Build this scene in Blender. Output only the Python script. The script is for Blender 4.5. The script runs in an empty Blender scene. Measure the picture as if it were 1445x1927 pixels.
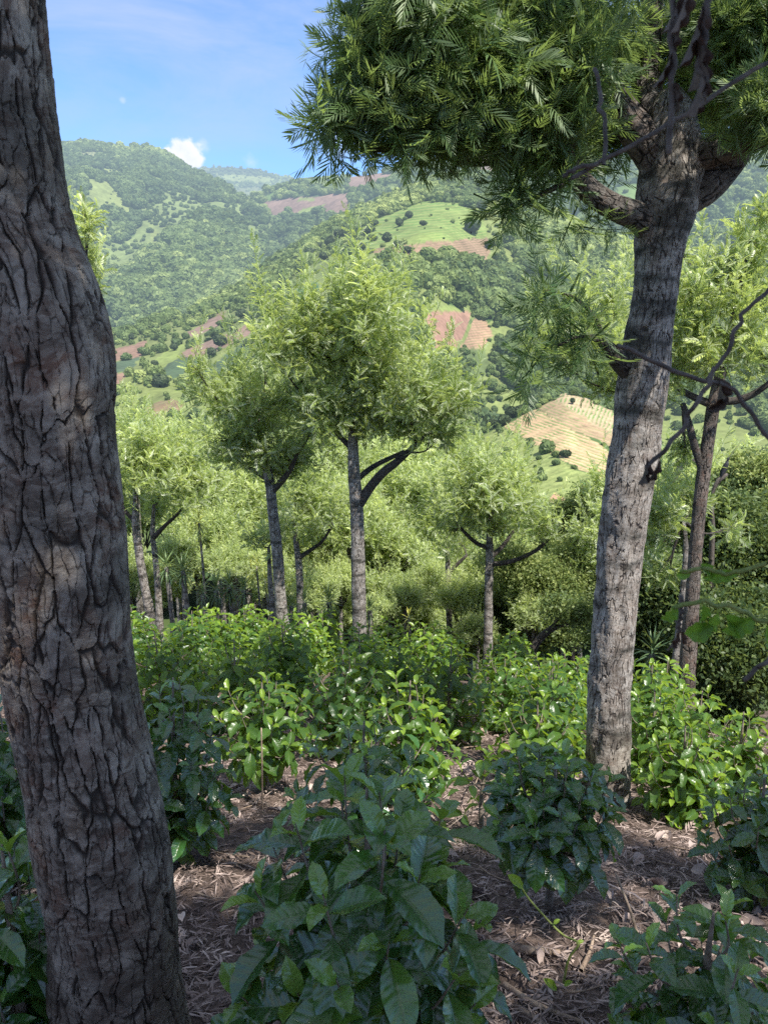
import bpy, math, random
import numpy as np
from mathutils import Vector
rng = np.random.default_rng(7)
random.seed(7)
R = math.radians
scene = bpy.context.scene
COL = scene.collection

# ------------------------------------------------------------------ camera maths
F, W0, H0 = 1450.0, 1445.0, 1927.0
PITCH, CZ = R(12.0), 1.6
cp, sp = math.cos(PITCH), math.sin(PITCH)

def at(px, py, Y):
    """world point seen at photo position px,py lying Y metres ahead of the camera"""
    px, py, Y = np.asarray(px, float), np.asarray(py, float), np.asarray(Y, float)
    dx, dy = (px - W0 / 2) / F, -(py - H0 / 2) / F
    wy = dy * sp + cp
    wz = dy * cp - sp
    s = Y / wy
    return np.stack([dx * s, wy * s, wz * s + CZ], -1)

def zc(px, py, Y):
    dy = -(np.asarray(py, float) - H0 / 2) / F
    return np.asarray(Y, float) / (dy * sp + cp)

def proj(P):
    P = np.asarray(P, float)
    x, y, z = P[..., 0], P[..., 1], P[..., 2] - CZ
    d = y * cp - z * sp
    u = y * sp + z * cp
    d = np.where(d < 1e-3, 1e-3, d)
    return np.stack([W0 / 2 + F * x / d, H0 / 2 - F * u / d], -1)

# ------------------------------------------------------------------ noise
def hash2(ix, iy, seed):
    h = (ix * 374761393 + iy * 668265263 + seed * 974711) & 0xFFFFFFFF
    h = ((h ^ (h >> 13)) * 1274126177) & 0xFFFFFFFF
    return ((h ^ (h >> 16)) & 0xFFFF) / 65535.0

def vnoise(x, y, seed=0):
    x, y = np.asarray(x, float), np.asarray(y, float)
    ix, iy = np.floor(x).astype(np.int64), np.floor(y).astype(np.int64)
    fx, fy = x - ix, y - iy
    fx, fy = fx * fx * (3 - 2 * fx), fy * fy * (3 - 2 * fy)
    a, b = hash2(ix, iy, seed), hash2(ix + 1, iy, seed)
    c, d = hash2(ix, iy + 1, seed), hash2(ix + 1, iy + 1, seed)
    return (a * (1 - fx) + b * fx) * (1 - fy) + (c * (1 - fx) + d * fx) * fy

def fbm(x, y, seed=0, octv=4):
    s, a, t = 0.0, 0.5, 0.0
    for i in range(octv):
        s = s + a * vnoise(x * 2 ** i, y * 2 ** i, seed + i * 17)
        t += a
        a *= 0.5
    return s / t

def unit(v):
    return v / np.maximum(np.linalg.norm(v, axis=-1, keepdims=True), 1e-9)

# ------------------------------------------------------------------ mesh building
def new_obj(name, verts, quads, mat, parent=None, attrs=None, smooth=True, tris=None, local=True):
    verts = np.asarray(verts, np.float32)
    if parent is not None and local:
        verts = verts - np.array(parent.location, np.float32)
    quads = np.asarray(quads, np.int32).reshape(-1, 4)
    tr = np.zeros((0, 3), np.int32) if tris is None else np.asarray(tris, np.int32).reshape(-1, 3)
    me = bpy.data.meshes.new(name)
    me.vertices.add(len(verts))
    me.vertices.foreach_set('co', verts.ravel())
    nq, nt = len(quads), len(tr)
    me.loops.add(nq * 4 + nt * 3)
    me.loops.foreach_set('vertex_index', np.concatenate([quads.ravel(), tr.ravel()]).astype(np.int32))
    me.polygons.add(nq + nt)
    st = np.concatenate([np.arange(nq) * 4, nq * 4 + np.arange(nt) * 3]).astype(np.int32)
    me.polygons.foreach_set('loop_start', st)
    if smooth:
        me.polygons.foreach_set('use_smooth', np.ones(nq + nt, bool))
    for k, v in (attrs or {}).items():
        v = np.asarray(v, np.float32)
        if v.ndim == 1:
            me.attributes.new(k, 'FLOAT', 'POINT').data.foreach_set('value', v)
        else:
            me.attributes.new(k, 'FLOAT_VECTOR', 'POINT').data.foreach_set('vector', v.ravel())
    me.update(calc_edges=True)
    o = bpy.data.objects.new(name, me)
    COL.objects.link(o)
    if mat:
        me.materials.append(mat)
    if parent is not None:
        o.parent = parent
    return o

def thing(name, label, cat, loc=(0, 0, 0), group=None):
    o = bpy.data.objects.new(name, None)
    COL.objects.link(o)
    o.location = [float(c) for c in loc]
    o.empty_display_size = 0.2
    o['label'] = label
    o['category'] = cat
    if group:
        o['group'] = group
    return o

def tag(o, label=None, cat=None, group=None, kind=None):
    for k, v in (('label', label), ('category', cat), ('group', group), ('kind', kind)):
        if v:
            o[k] = v
    return o

def copy_thing(src, loc, rotz=0, scale=1.0, label=None, group=None):
    r = src.copy()
    COL.objects.link(r)
    r.location = [float(c) for c in loc]
    r.rotation_euler = (0, 0, rotz)
    r.scale = (scale,) * 3
    if label:
        r['label'] = label
    if group:
        r['group'] = group
    kids = []
    for ch in list(src.children):
        c = ch.copy()
        COL.objects.link(c)
        c.parent = r
        kids.append(c)
    return r, kids

class Acc:
    """collects vertices/quads/attributes of one mesh"""
    def __init__(s):
        s.v, s.q, s.a, s.n = [], [], {}, 0
    def add(s, v, q, **attrs):
        v = np.asarray(v, float).reshape(-1, 3)
        s.v.append(v)
        s.q.append(np.asarray(q, int).reshape(-1, 4) + s.n)
        for k, x in attrs.items():
            s.a.setdefault(k, []).append(np.asarray(x, float))
        s.n += len(v)
    def build(s, name, mat, parent=None, smooth=True):
        return new_obj(name, np.concatenate(s.v), np.concatenate(s.q), mat, parent,
                       {k: np.concatenate(x) for k, x in s.a.items()}, smooth)

def spline(P, n):
    """smooth resample of control rows P (k,m) to n rows (Catmull-Rom)"""
    P = np.asarray(P, float)
    k = len(P)
    if k == 2:
        t = np.linspace(0, 1, n)[:, None]
        return P[0] * (1 - t) + P[1] * t
    d = np.r_[0, np.cumsum(np.maximum(np.linalg.norm(np.diff(P[:, :3], axis=0), axis=1), 1e-6))]
    s = np.linspace(0, d[-1], n)
    i = np.clip(np.searchsorted(d, s, side='right') - 1, 0, k - 2)
    h = (d[i + 1] - d[i])[:, None]
    t = ((s - d[i])[:, None]) / h
    m = np.gradient(P, d, axis=0)
    t2, t3 = t * t, t * t * t
    return (2 * t3 - 3 * t2 + 1) * P[i] + (t3 - 2 * t2 + t) * h * m[i] + (-2 * t3 + 3 * t2) * P[i + 1] + (t3 - t2) * h * m[i + 1]

def tube(P, rad, sides=12, lump=0.0, seed=0, cap=True, lf=(3.0, 3.0)):
    """tube along points P with radii; returns verts, quads, bark coordinates"""
    P = np.asarray(P, float)
    rad = np.asarray(rad, float)
    n = len(P)
    T = unit(np.gradient(P, axis=0))
    ref = np.array([1.0, 0, 0]) if abs(T[:, 0]).mean() < 0.8 else np.array([0, 0, 1.0])
    A = unit(np.cross(T, ref))
    B = np.cross(T, A)
    th = np.linspace(0, 2 * math.pi, sides, endpoint=False)
    s = np.r_[0, np.cumsum(np.linalg.norm(np.diff(P, axis=0), axis=1))]
    rr = rad[:, None] * np.ones((1, sides))
    if lump > 0:
        cx, cy = np.cos(th)[None] * lf[0] * 0.35 + 50, np.sin(th)[None] * lf[0] * 0.35 + 50
        sz = (s[:, None] * lf[1])
        nn = 0.5 * vnoise(cx * 2 + sz * 0.9, cy * 2 - sz * 0.45, seed) + 0.3 * vnoise(cx * 4 - sz * 1.7, cy * 4 + sz * 1.1, seed + 5) + 0.2 * vnoise(sz * 1.5 + cx, cy * 3 + sz, seed + 9)
        rr = rr * (1 + lump * (nn - 0.5) * 2)
    V = P[:, None] + rr[..., None] * (np.cos(th)[None, :, None] * A[:, None] + np.sin(th)[None, :, None] * B[:, None])
    rm = max(float(np.mean(rad)), 1e-3)
    bk = np.stack([np.cos(th)[None] * rm + 0 * s[:, None], np.sin(th)[None] * rm + 0 * s[:, None], s[:, None] + 0 * th[None]], -1) + seed * 3.17
    i, j = np.meshgrid(np.arange(n - 1), np.arange(sides), indexing='ij')
    j2 = (j + 1) % sides
    Q = np.stack([i * sides + j, i * sides + j2, (i + 1) * sides + j2, (i + 1) * sides + j], -1).reshape(-1, 4)
    V, bk = V.reshape(-1, 3), bk.reshape(-1, 3)
    if cap:
        c = len(V)
        V = np.vstack([V, P[-1] + T[-1] * rad[-1] * 0.4])
        bk = np.vstack([bk, bk[-1]])
        top = (n - 1) * sides
        tq = [[top + a, top + (a + 1) % sides, top + (a + 2) % sides, c] for a in range(0, sides - 1, 2)]
        Q = np.vstack([Q, tq])
    return V, Q, bk

def inst(tpl, Rm, S, P):
    """copies of a template (V,Q) under rotations Rm (N,3,3), scales S (N), positions P (N,3)"""
    V, Q = tpl[0], tpl[1]
    N = len(P)
    out = np.einsum('nij,vj->nvi', Rm, V) * np.asarray(S).reshape(-1, 1, 1) + P[:, None]
    q = Q[None] + (np.arange(N) * len(V))[:, None, None]
    return out.reshape(-1, 3), q.reshape(-1, 4)

def basis(Yd, up, roll=None):
    """rotation matrices whose column 1 is Yd and column 2 leans to up"""
    Y = unit(Yd)
    X = unit(np.cross(Y, up))
    Z = np.cross(X, Y)
    if roll is not None:
        c, s = np.cos(roll)[:, None], np.sin(roll)[:, None]
        X, Z = X * c + Z * s, Z * c - X * s
    return np.stack([X, Y, Z], -1)

def rdir(n):
    return unit(rng.normal(size=(n, 3)))

# ------------------------------------------------------------------ materials
def mat(name):
    m = bpy.data.materials.new(name)
    m.use_nodes = True
    nt = m.node_tree
    nt.nodes.clear()
    return m, nt

class NT:
    def __init__(s, nt):
        s.nt = nt
    def n(s, typ, ins=None, **props):
        nd = s.nt.nodes.new(typ)
        for k, v in props.items():
            setattr(nd, k, v)
        for k, v in (ins or {}).items():
            if hasattr(v, 'is_output') or isinstance(v, bpy.types.NodeSocket):
                s.nt.links.new(v, nd.inputs[k])
            else:
                nd.inputs[k].default_value = v
        return nd
    def math(s, op, a, b=0.0, c=None, clamp=False):
        ins = {0: a, 1: b}
        if c is not None:
            ins[2] = c
        return s.n('ShaderNodeMath', ins, operation=op, use_clamp=clamp).outputs[0]
    def mix(s, f, a, b, blend='MIX'):
        nd = s.n('ShaderNodeMix', None, data_type='RGBA', blend_type=blend)
        for i, v in ((0, f), (6, a), (7, b)):
            if isinstance(v, bpy.types.NodeSocket):
                s.nt.links.new(v, nd.inputs[i])
            else:
                nd.inputs[i].default_value = v if i == 0 else (tuple(v) + (1,))[:4]
        return nd.outputs[2]
    def ramp(s, f, stops, interp='LINEAR'):
        nd = s.n('ShaderNodeValToRGB', {0: f})
        cr = nd.color_ramp
        cr.interpolation = interp
        while len(cr.elements) < len(stops):
            cr.elements.new(0.5)
        for e, (p, c) in zip(cr.elements, stops):
            e.position = p
            e.color = (c, c, c, 1) if isinstance(c, (int, float)) else tuple(c) + (1,)
        return nd.outputs[0]
    def attr(s, name, typ='GEOMETRY'):
        return s.n('ShaderNodeAttribute', None, attribute_name=name, attribute_type=typ)
    def noise(s, vec, scale, detail=3.0, rough=0.55, dist=0.0):
        ins = {'Scale': scale, 'Detail': detail, 'Roughness': rough, 'Distortion': dist}
        if vec is not None:
            ins['Vector'] = vec
        return s.n('ShaderNodeTexNoise', ins)
    def out(s, surf, disp=None):
        o = s.n('ShaderNodeOutputMaterial', {'Surface': surf})
        if disp is not None:
            s.nt.links.new(disp, o.inputs['Displacement'])

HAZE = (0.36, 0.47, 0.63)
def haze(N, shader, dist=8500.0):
    """haze painted into the surface: pale blue emission that grows with distance down the valley"""
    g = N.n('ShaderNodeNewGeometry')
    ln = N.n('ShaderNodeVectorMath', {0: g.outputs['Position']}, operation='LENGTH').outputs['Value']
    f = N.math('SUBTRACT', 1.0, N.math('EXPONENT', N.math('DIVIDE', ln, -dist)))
    em = N.n('ShaderNodeEmission', {'Color': HAZE + (1,), 'Strength': 1.0})  # blue of the distant air, glowing from the surface itself
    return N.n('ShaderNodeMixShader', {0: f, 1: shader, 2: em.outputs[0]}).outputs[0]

def leaf_mat(name, dark, mid, light, trans, tamt=0.35, rough=0.4, spec=0.5, back=None, veins=False, inst_attr=False, coat=0.0):
    m, nt = mat(name)
    N = NT(nt)
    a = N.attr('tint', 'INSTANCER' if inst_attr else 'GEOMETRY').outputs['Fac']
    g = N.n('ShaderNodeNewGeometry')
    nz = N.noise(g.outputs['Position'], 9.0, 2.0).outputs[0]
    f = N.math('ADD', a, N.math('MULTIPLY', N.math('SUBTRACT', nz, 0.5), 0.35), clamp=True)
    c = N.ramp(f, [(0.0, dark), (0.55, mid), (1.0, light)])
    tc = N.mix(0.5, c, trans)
    nrm = None
    if veins:
        uv = N.attr('luv').outputs['Vector']
        sx = N.n('ShaderNodeSeparateXYZ', {0: uv})
        au = N.math('ABSOLUTE', sx.outputs[0])
        midrib = N.math('SUBTRACT', 1.0, N.math('DIVIDE', au, 0.07), clamp=True)
        ph = N.math('SUBTRACT', N.math('MULTIPLY', sx.outputs[1], 9.0), N.math('MULTIPLY', au, 1.35))
        tri = N.math('ABSOLUTE', N.math('SUBTRACT', N.math('FRACT', ph), 0.5))
        lat = N.math('SUBTRACT', 1.0, N.math('DIVIDE', N.math('SUBTRACT', 0.5, tri), 0.07), clamp=True)
        v = N.math('MAXIMUM', midrib, N.math('MULTIPLY', lat, 0.45))
        c = N.mix(N.math('MULTIPLY', v, 0.55), c, (0.10, 0.17, 0.045))
        fine = N.noise(uv, 26.0, 2.0).outputs[0]
        hh = N.math('ADD', N.math('MULTIPLY', v, -1.0), N.math('MULTIPLY', fine, 0.12))
        nrm = N.n('ShaderNodeBump', {'Height': hh, 'Strength': 0.28, 'Distance': 0.004}).outputs[0]
        blot = N.noise(g.outputs['Position'], 35.0, 3.0).outputs[0]
        c = N.mix(N.math('MULTIPLY', N.ramp(blot, [(0.62, 0.0), (0.75, 1.0)]), 0.35), c, (0.12, 0.10, 0.03))
        blot2 = N.noise(g.outputs['Position'], 11.0, 2.0).outputs[0]
        rr = N.n('ShaderNodeMapRange', {0: blot2, 3: rough - 0.1, 4: rough + 0.16}).outputs[0]
    if back is not None:
        c = N.mix(N.math('MULTIPLY', g.outputs['Backfacing'], 0.75), c, back)
    ins = {'Base Color': c, 'Roughness': rough, 'Specular IOR Level': spec}
    if nrm is not None:
        ins['Normal'] = nrm
        ins['Roughness'] = rr
    if coat:
        ins['Coat Weight'], ins['Coat Roughness'], ins['Coat IOR'] = coat, 0.2, 1.6
    b = N.n('ShaderNodeBsdfPrincipled', ins)
    t = N.n('ShaderNodeBsdfTranslucent', {'Color': tc})
    s = N.n('ShaderNodeMixShader', {0: tamt, 1: b.outputs[0], 2: t.outputs[0]}).outputs[0]
    return m, N, s

def bark_mat(name, base, alt, pale, red, crack=(0.012, 0.010, 0.009), scale=20.0, stretch=0.22, depth=0.012, disp=False, lichen=0.62, crackw=0.10, moss=0.3, band=1.6):
    m, nt = mat(name)
    N = NT(nt)
    bk = N.attr('bk').outputs['Vector']
    wn = N.noise(bk, 5.5, 3.0).outputs['Color']
    wv = N.n('ShaderNodeVectorMath', {0: wn, 1: (0.5, 0.5, 0.5)}, operation='SUBTRACT').outputs[0]
    wv = N.n('ShaderNodeVectorMath', {0: wv, 1: (0.055, 0.055, 0.12)}, operation='MULTIPLY').outputs[0]
    p = N.n('ShaderNodeVectorMath', {0: bk, 1: wv}, operation='ADD').outputs[0]
    pz = N.n('ShaderNodeVectorMath', {0: p, 1: (1, 1, stretch)}, operation='MULTIPLY').outputs[0]
    vo = N.n('ShaderNodeTexVoronoi', {'Vector': pz, 'Scale': scale, 'Randomness': 1.0}, feature='DISTANCE_TO_EDGE').outputs['Distance']
    vo2 = N.n('ShaderNodeTexVoronoi', {'Vector': pz, 'Scale': scale * 2.1, 'Randomness': 1.0}, feature='DISTANCE_TO_EDGE').outputs['Distance']
    cm = N.noise(bk, 15.0, 3.0, 0.6).outputs[0]
    wid = N.n('ShaderNodeMapRange', {0: cm, 1: 0.38, 2: 0.66, 3: 0.004, 4: crackw}).outputs[0]
    c1 = N.n('ShaderNodeMapRange', {0: vo, 1: 0.0, 2: wid}, interpolation_type='SMOOTHSTEP').outputs[0]
    c2 = N.n('ShaderNodeMapRange', {0: vo2, 1: 0.0, 2: N.math('MULTIPLY', wid, 0.7)}, interpolation_type='SMOOTHSTEP').outputs[0]
    c2 = N.math('ADD', N.math('MULTIPLY', c2, 0.45), 0.55)
    ck = N.math('MULTIPLY', c1, c2)
    ph = N.n('ShaderNodeVectorMath', {0: p, 1: (1, 1, 1.9)}, operation='MULTIPLY').outputs[0]
    fl = N.noise(ph, 32.0, 5.0, 0.65).outputs[0]
    vf = N.n('ShaderNodeTexVoronoi', {'Vector': ph, 'Scale': 42.0}, feature='F1')
    big = N.noise(bk, 3.2, 4.0, 0.6).outputs[0]
    bn = N.noise(N.n('ShaderNodeVectorMath', {0: bk, 1: (1, 1, band)}, operation='MULTIPLY').outputs[0], 2.2, 3.0).outputs[0]
    col = N.mix(N.ramp(big, [(0.35, 0.0), (0.65, 1.0)]), base, alt)
    rd = N.noise(p, 8.5, 3.0, 0.6).outputs[0]
    col = N.mix(N.math('MULTIPLY', N.ramp(rd, [(0.52, 0.0), (0.66, 1.0)]), 0.75), col, red)
    li = N.noise(p, 13.0, 4.0, 0.7).outputs[0]
    col = N.mix(N.math('MULTIPLY', N.ramp(li, [(lichen - 0.08, 0.0), (lichen + 0.08, 1.0)]), 0.85), col, pale)
    col = N.mix(N.ramp(fl, [(0.3, 0.75), (0.6, 0.0)]), col, N.mix(0.55, col, (0.02, 0.017, 0.015)))
    col = N.mix(N.math('MULTIPLY', N.ramp(N.noise(ph, 48.0, 4.0, 0.7).outputs[0], [(0.52, 0.0), (0.66, 1.0)]), 0.5), col, N.mix(0.5, col, pale))
    cellv = N.n('ShaderNodeSeparateColor', {0: vf.outputs['Color']}).outputs[0]
    col = N.mix(N.math('MULTIPLY', N.math('POWER', cellv, 2.0), 0.75), col, N.mix(0.6, col, pale))
    col = N.mix(N.math('MULTIPLY', N.ramp(bn, [(0.48, 0.0), (0.64, 1.0)]), moss), col, (0.022, 0.023, 0.018))
    col = N.mix(ck, crack, col)
    h = N.math('ADD', N.math('MULTIPLY', ck, 1.0), N.math('ADD', N.math('MULTIPLY', fl, 0.40), N.math('MULTIPLY', N.noise(p, 55.0, 4.0, 0.7).outputs[0], 0.35)))
    b = N.n('ShaderNodeBsdfPrincipled', {'Base Color': col, 'Roughness': 0.85, 'Specular IOR Level': 0.2})
    d = N.n('ShaderNodeDisplacement', {'Height': h, 'Midlevel': 0.9, 'Scale': depth})
    N.out(b.outputs[0], d.outputs[0])
    m.displacement_method = 'BOTH' if disp else 'BUMP'
    return m

M = {}
M['bark_near'] = bark_mat('rugged_bark', (0.150, 0.112, 0.087), (0.075, 0.058, 0.046), (0.31, 0.27, 0.225), (0.14, 0.075, 0.05), scale=20, stretch=0.19, depth=0.012, disp=True, lichen=0.55, crackw=0.115, moss=0.5, crack=(0.034, 0.027, 0.022))
M['bark_grey'] = bark_mat('grey_fissured_bark', (0.265, 0.225, 0.190), (0.15, 0.125, 0.105), (0.42, 0.385, 0.345), (0.20, 0.145, 0.115), crack=(0.055, 0.046, 0.04), scale=30, stretch=0.16, depth=0.009, disp=True, lichen=0.54, crackw=0.11, moss=0.8, band=3.4)
M['bark_far'] = bark_mat('banded_grey_bark', (0.24, 0.21, 0.18), (0.13, 0.115, 0.10), (0.42, 0.39, 0.36), (0.17, 0.12, 0.09), crack=(0.04, 0.034, 0.03), scale=20, stretch=0.3, depth=0.008, lichen=0.53, crackw=0.12, moss=0.8, band=4.0)
M['bark_brown'] = bark_mat('brown_ridged_bark', (0.135, 0.105, 0.088), (0.075, 0.06, 0.05), (0.26, 0.23, 0.20), (0.15, 0.085, 0.06), scale=24, stretch=0.22, depth=0.010, lichen=0.62, crackw=0.15, moss=0.5)
M['bark_limb'] = bark_mat('shaded_limb_bark', (0.12, 0.10, 0.088), (0.062, 0.053, 0.046), (0.24, 0.22, 0.20), (0.11, 0.07, 0.05), scale=26, stretch=0.2, depth=0.008, disp=True, lichen=0.62, crackw=0.15, moss=0.6)  # darker bark copy; the crown's shade is put into the limb colour
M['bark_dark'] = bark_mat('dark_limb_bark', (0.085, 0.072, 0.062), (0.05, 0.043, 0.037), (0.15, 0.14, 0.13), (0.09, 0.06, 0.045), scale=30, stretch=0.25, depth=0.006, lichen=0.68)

m, N, s = leaf_mat('fern_leaf', (0.065, 0.115, 0.034), (0.27, 0.36, 0.095), (0.54, 0.62, 0.19), (0.78, 0.90, 0.20), 0.42, 0.40, 0.5, back=(0.38, 0.42, 0.30))
N.out(s); M['fern'] = m
m, N, s = leaf_mat('near_fern_leaf', (0.044, 0.085, 0.032), (0.10, 0.17, 0.058), (0.27, 0.35, 0.135), (0.50, 0.66, 0.14), 0.42, 0.46, 0.35, back=(0.15, 0.20, 0.12))
N.out(s); M['fern_near'] = m
m, N, s = leaf_mat('coffee_leaf', (0.018, 0.050, 0.020), (0.060, 0.130, 0.024), (0.25, 0.37, 0.04), (0.62, 0.82, 0.05), 0.42, 0.28, 0.5, veins=True)
N.out(s); M['coffee'] = m
m, N, s = leaf_mat('shade_coffee_leaf', (0.015, 0.055, 0.017), (0.038, 0.120, 0.024), (0.22, 0.38, 0.045), (0.6, 0.82, 0.06), 0.26, 0.24, 0.8, veins=True, coat=0.35)  # shaded copy of the coffee leaf, its shade darkened into the colour
N.out(s); M['coffee_near'] = m
m, N, s = leaf_mat('sword_leaf', (0.07, 0.13, 0.065), (0.21, 0.29, 0.11), (0.55, 0.54, 0.10), (0.55, 0.6, 0.1), 0.25, 0.4, 0.5)
N.out(s); M['sword'] = m
m, N, s = leaf_mat('scrub_leaf', (0.035, 0.065, 0.024), (0.14, 0.19, 0.06), (0.36, 0.40, 0.14), (0.5, 0.62, 0.14), 0.36, 0.5, 0.4)
N.out(s); M['scrub'] = m
m, N, s = leaf_mat('vine_leaf', (0.05, 0.12, 0.02), (0.11, 0.22, 0.03), (0.17, 0.30, 0.04), (0.34, 0.55, 0.04), 0.5, 0.45, 0.4)
N.out(s); M['vine'] = m

def plain(name, c1, c2, rough=0.8, scale=12.0, bump=0.0):
    m, nt = mat(name)
    N = NT(nt)
    tc = N.n('ShaderNodeTexCoord')
    nz = N.noise(tc.outputs['Object'], scale, 5.0, 0.65).outputs[0]
    c = N.mix(N.ramp(nz, [(0.35, 0.0), (0.65, 1.0)]), c1, c2)
    ins = {'Base Color': c, 'Roughness': rough, 'Specular IOR Level': 0.3}
    if bump:
        ins['Normal'] = N.n('ShaderNodeBump', {'Height': nz, 'Strength': bump, 'Distance': 0.02}).outputs[0]
    N.out(N.n('ShaderNodeBsdfPrincipled', ins).outputs[0])
    return m
M['twig'] = plain('grey_twig', (0.045, 0.037, 0.031), (0.13, 0.11, 0.095), 0.85, 30, 0.4)
M['deadleaf'] = plain('dead_leaf', (0.055, 0.040, 0.032), (0.12, 0.085, 0.065), 0.8, 25, 0.3)
M['stick'] = plain('fallen_stick', (0.16, 0.11, 0.08), (0.34, 0.26, 0.19), 0.8, 18, 0.4)
M['greenstem'] = plain('green_stem', (0.10, 0.15, 0.03), (0.20, 0.22, 0.06), 0.6, 20)
M['coffeestem'] = plain('coffee_stem', (0.13, 0.10, 0.075), (0.26, 0.22, 0.18), 0.85, 25, 0.4)
M['feather'] = plain('black_feather', (0.012, 0.012, 0.014), (0.03, 0.03, 0.035), 0.5, 30)
M['beak'] = plain('grey_horn', (0.10, 0.09, 0.08), (0.16, 0.15, 0.13), 0.5, 30)

# ground soil
m, nt = mat('mulched_soil')
N = NT(nt)
g = N.n('ShaderNodeNewGeometry')
n1 = N.noise(g.outputs['Position'], 3.0, 6.0, 0.7).outputs[0]
n2 = N.noise(g.outputs['Position'], 40.0, 5.0, 0.7).outputs[0]
c = N.ramp(n1, [(0.3, (0.07, 0.052, 0.043)), (0.55, (0.17, 0.125, 0.105)), (0.75, (0.30, 0.23, 0.195))])
c = N.mix(N.ramp(n2, [(0.35, 0.7), (0.6, 0.0)]), c, (0.03, 0.022, 0.018))
py = N.n('ShaderNodeSeparateXYZ', {0: g.outputs['Position']}).outputs[1]
c = N.mix(N.n('ShaderNodeMapRange', {0: py, 1: 14.0, 2: 22.0}).outputs[0], c, N.mix(n1, (0.03, 0.05, 0.015), (0.10, 0.14, 0.04)))
bp = N.n('ShaderNodeBump', {'Height': N.math('ADD', n2, n1), 'Strength': 0.7, 'Distance': 0.03})
N.out(N.n('ShaderNodeBsdfPrincipled', {'Base Color': c, 'Roughness': 0.95, 'Specular IOR Level': 0.15, 'Normal': bp.outputs[0]}).outputs[0])
M['soil'] = m

# litter: colour by tint
m, nt = mat('dry_litter')
N = NT(nt)
a = N.attr('tint').outputs['Fac']
c = N.ramp(a, [(0.0, (0.07, 0.052, 0.044)), (0.45, (0.24, 0.18, 0.155)), (0.8, (0.42, 0.335, 0.295)), (1.0, (0.54, 0.43, 0.36))])
N.out(N.n('ShaderNodeBsdfPrincipled', {'Base Color': c, 'Roughness': 0.8, 'Specular IOR Level': 0.25}).outputs[0])
M['litter'] = m

def hill_mat(name):
    m, nt = mat(name)
    N = NT(nt)
    g = N.n('ShaderNodeNewGeometry')
    cov = N.attr('cov').outputs['Vector']
    rc = N.attr('rowcol').outputs['Vector']
    row = N.attr('row').outputs['Fac']
    amt = N.attr('rowamt').outputs['Fac']
    det = N.attr('grain').outputs['Fac']
    gp = N.n('ShaderNodeVectorMath', {0: g.outputs['Position'], 3: det}, operation='SCALE').outputs[0]
    nz = N.noise(gp, 1.0, 6.0, 0.7).outputs[0]
    nz2 = N.noise(gp, 7.0, 3.0, 0.6).outputs[0]
    wob = N.math('ADD', row, N.math('MULTIPLY', N.math('SUBTRACT', nz, 0.5), 1.7))
    st = N.math('SINE', N.math('MULTIPLY', wob, 6.28318))
    st = N.n('ShaderNodeMapRange', {0: N.math('ADD', st, N.math('MULTIPLY', N.math('SUBTRACT', nz2, 0.5), 2.2)), 1: -0.4, 2: 0.5}, interpolation_type='SMOOTHSTEP').outputs[0]
    pat = N.ramp(N.noise(gp, 0.45, 3.0, 0.6).outputs[0], [(0.38, 0.25), (0.58, 1.0)])
    c = N.mix(N.math('MULTIPLY', N.math('MULTIPLY', st, amt), pat), cov, rc)
    v = N.n('ShaderNodeMapRange', {0: N.math('ADD', N.math('MULTIPLY', nz, 0.6), N.math('MULTIPLY', nz2, 0.4)), 1: 0.3, 2: 0.7, 3: 0.5, 4: 1.45}).outputs[0]
    c = N.n('ShaderNodeVectorMath', {0: c, 3: v}, operation='SCALE').outputs[0]
    b = N.n('ShaderNodeBsdfPrincipled', {'Base Color': c, 'Roughness': 0.95, 'Specular IOR Level': 0.1})
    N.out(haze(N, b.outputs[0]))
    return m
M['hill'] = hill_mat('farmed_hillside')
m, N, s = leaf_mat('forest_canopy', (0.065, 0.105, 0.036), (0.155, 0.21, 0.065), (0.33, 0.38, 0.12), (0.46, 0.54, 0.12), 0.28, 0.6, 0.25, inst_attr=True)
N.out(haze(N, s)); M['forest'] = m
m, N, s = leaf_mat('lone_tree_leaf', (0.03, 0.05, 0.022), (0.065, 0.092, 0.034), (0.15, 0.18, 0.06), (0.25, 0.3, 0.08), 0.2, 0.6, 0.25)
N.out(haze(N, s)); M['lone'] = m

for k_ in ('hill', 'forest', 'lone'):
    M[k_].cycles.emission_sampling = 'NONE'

# ------------------------------------------------------------------ ground near the camera
def gz(x, y):
    x, y = np.asarray(x, float), np.asarray(y, float)
    z = -0.33 * np.clip(y, -30, 13.5) - 0.47 * np.clip(y - 13.5, 0, 70) - 0.25 * np.clip(y - 83.5, 0, 400)
    z = z - 0.07 * np.clip(x - 1.0, -2, 12) * np.clip(y / 5.0, 0.2, 1.5)
    return z
def gzn(x, y):
    near = np.clip(1.2 - np.asarray(y, float) / 14.0, 0.15, 1)
    return gz(x, y) + near * (0.22 * (fbm(np.asarray(x) * 0.9, np.asarray(y) * 0.9, 3, 3) - 0.5) + 0.09 * (fbm(np.asarray(x) * 5, np.asarray(y) * 5, 11, 3) - 0.5))

def grid_faces(r, c):
    i, j = np.meshgrid(np.arange(r - 1), np.arange(c - 1), indexing='ij')
    return np.stack([i * c + j, i * c + j + 1, (i + 1) * c + j + 1, (i + 1) * c + j], -1).reshape(-1, 4)

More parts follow.
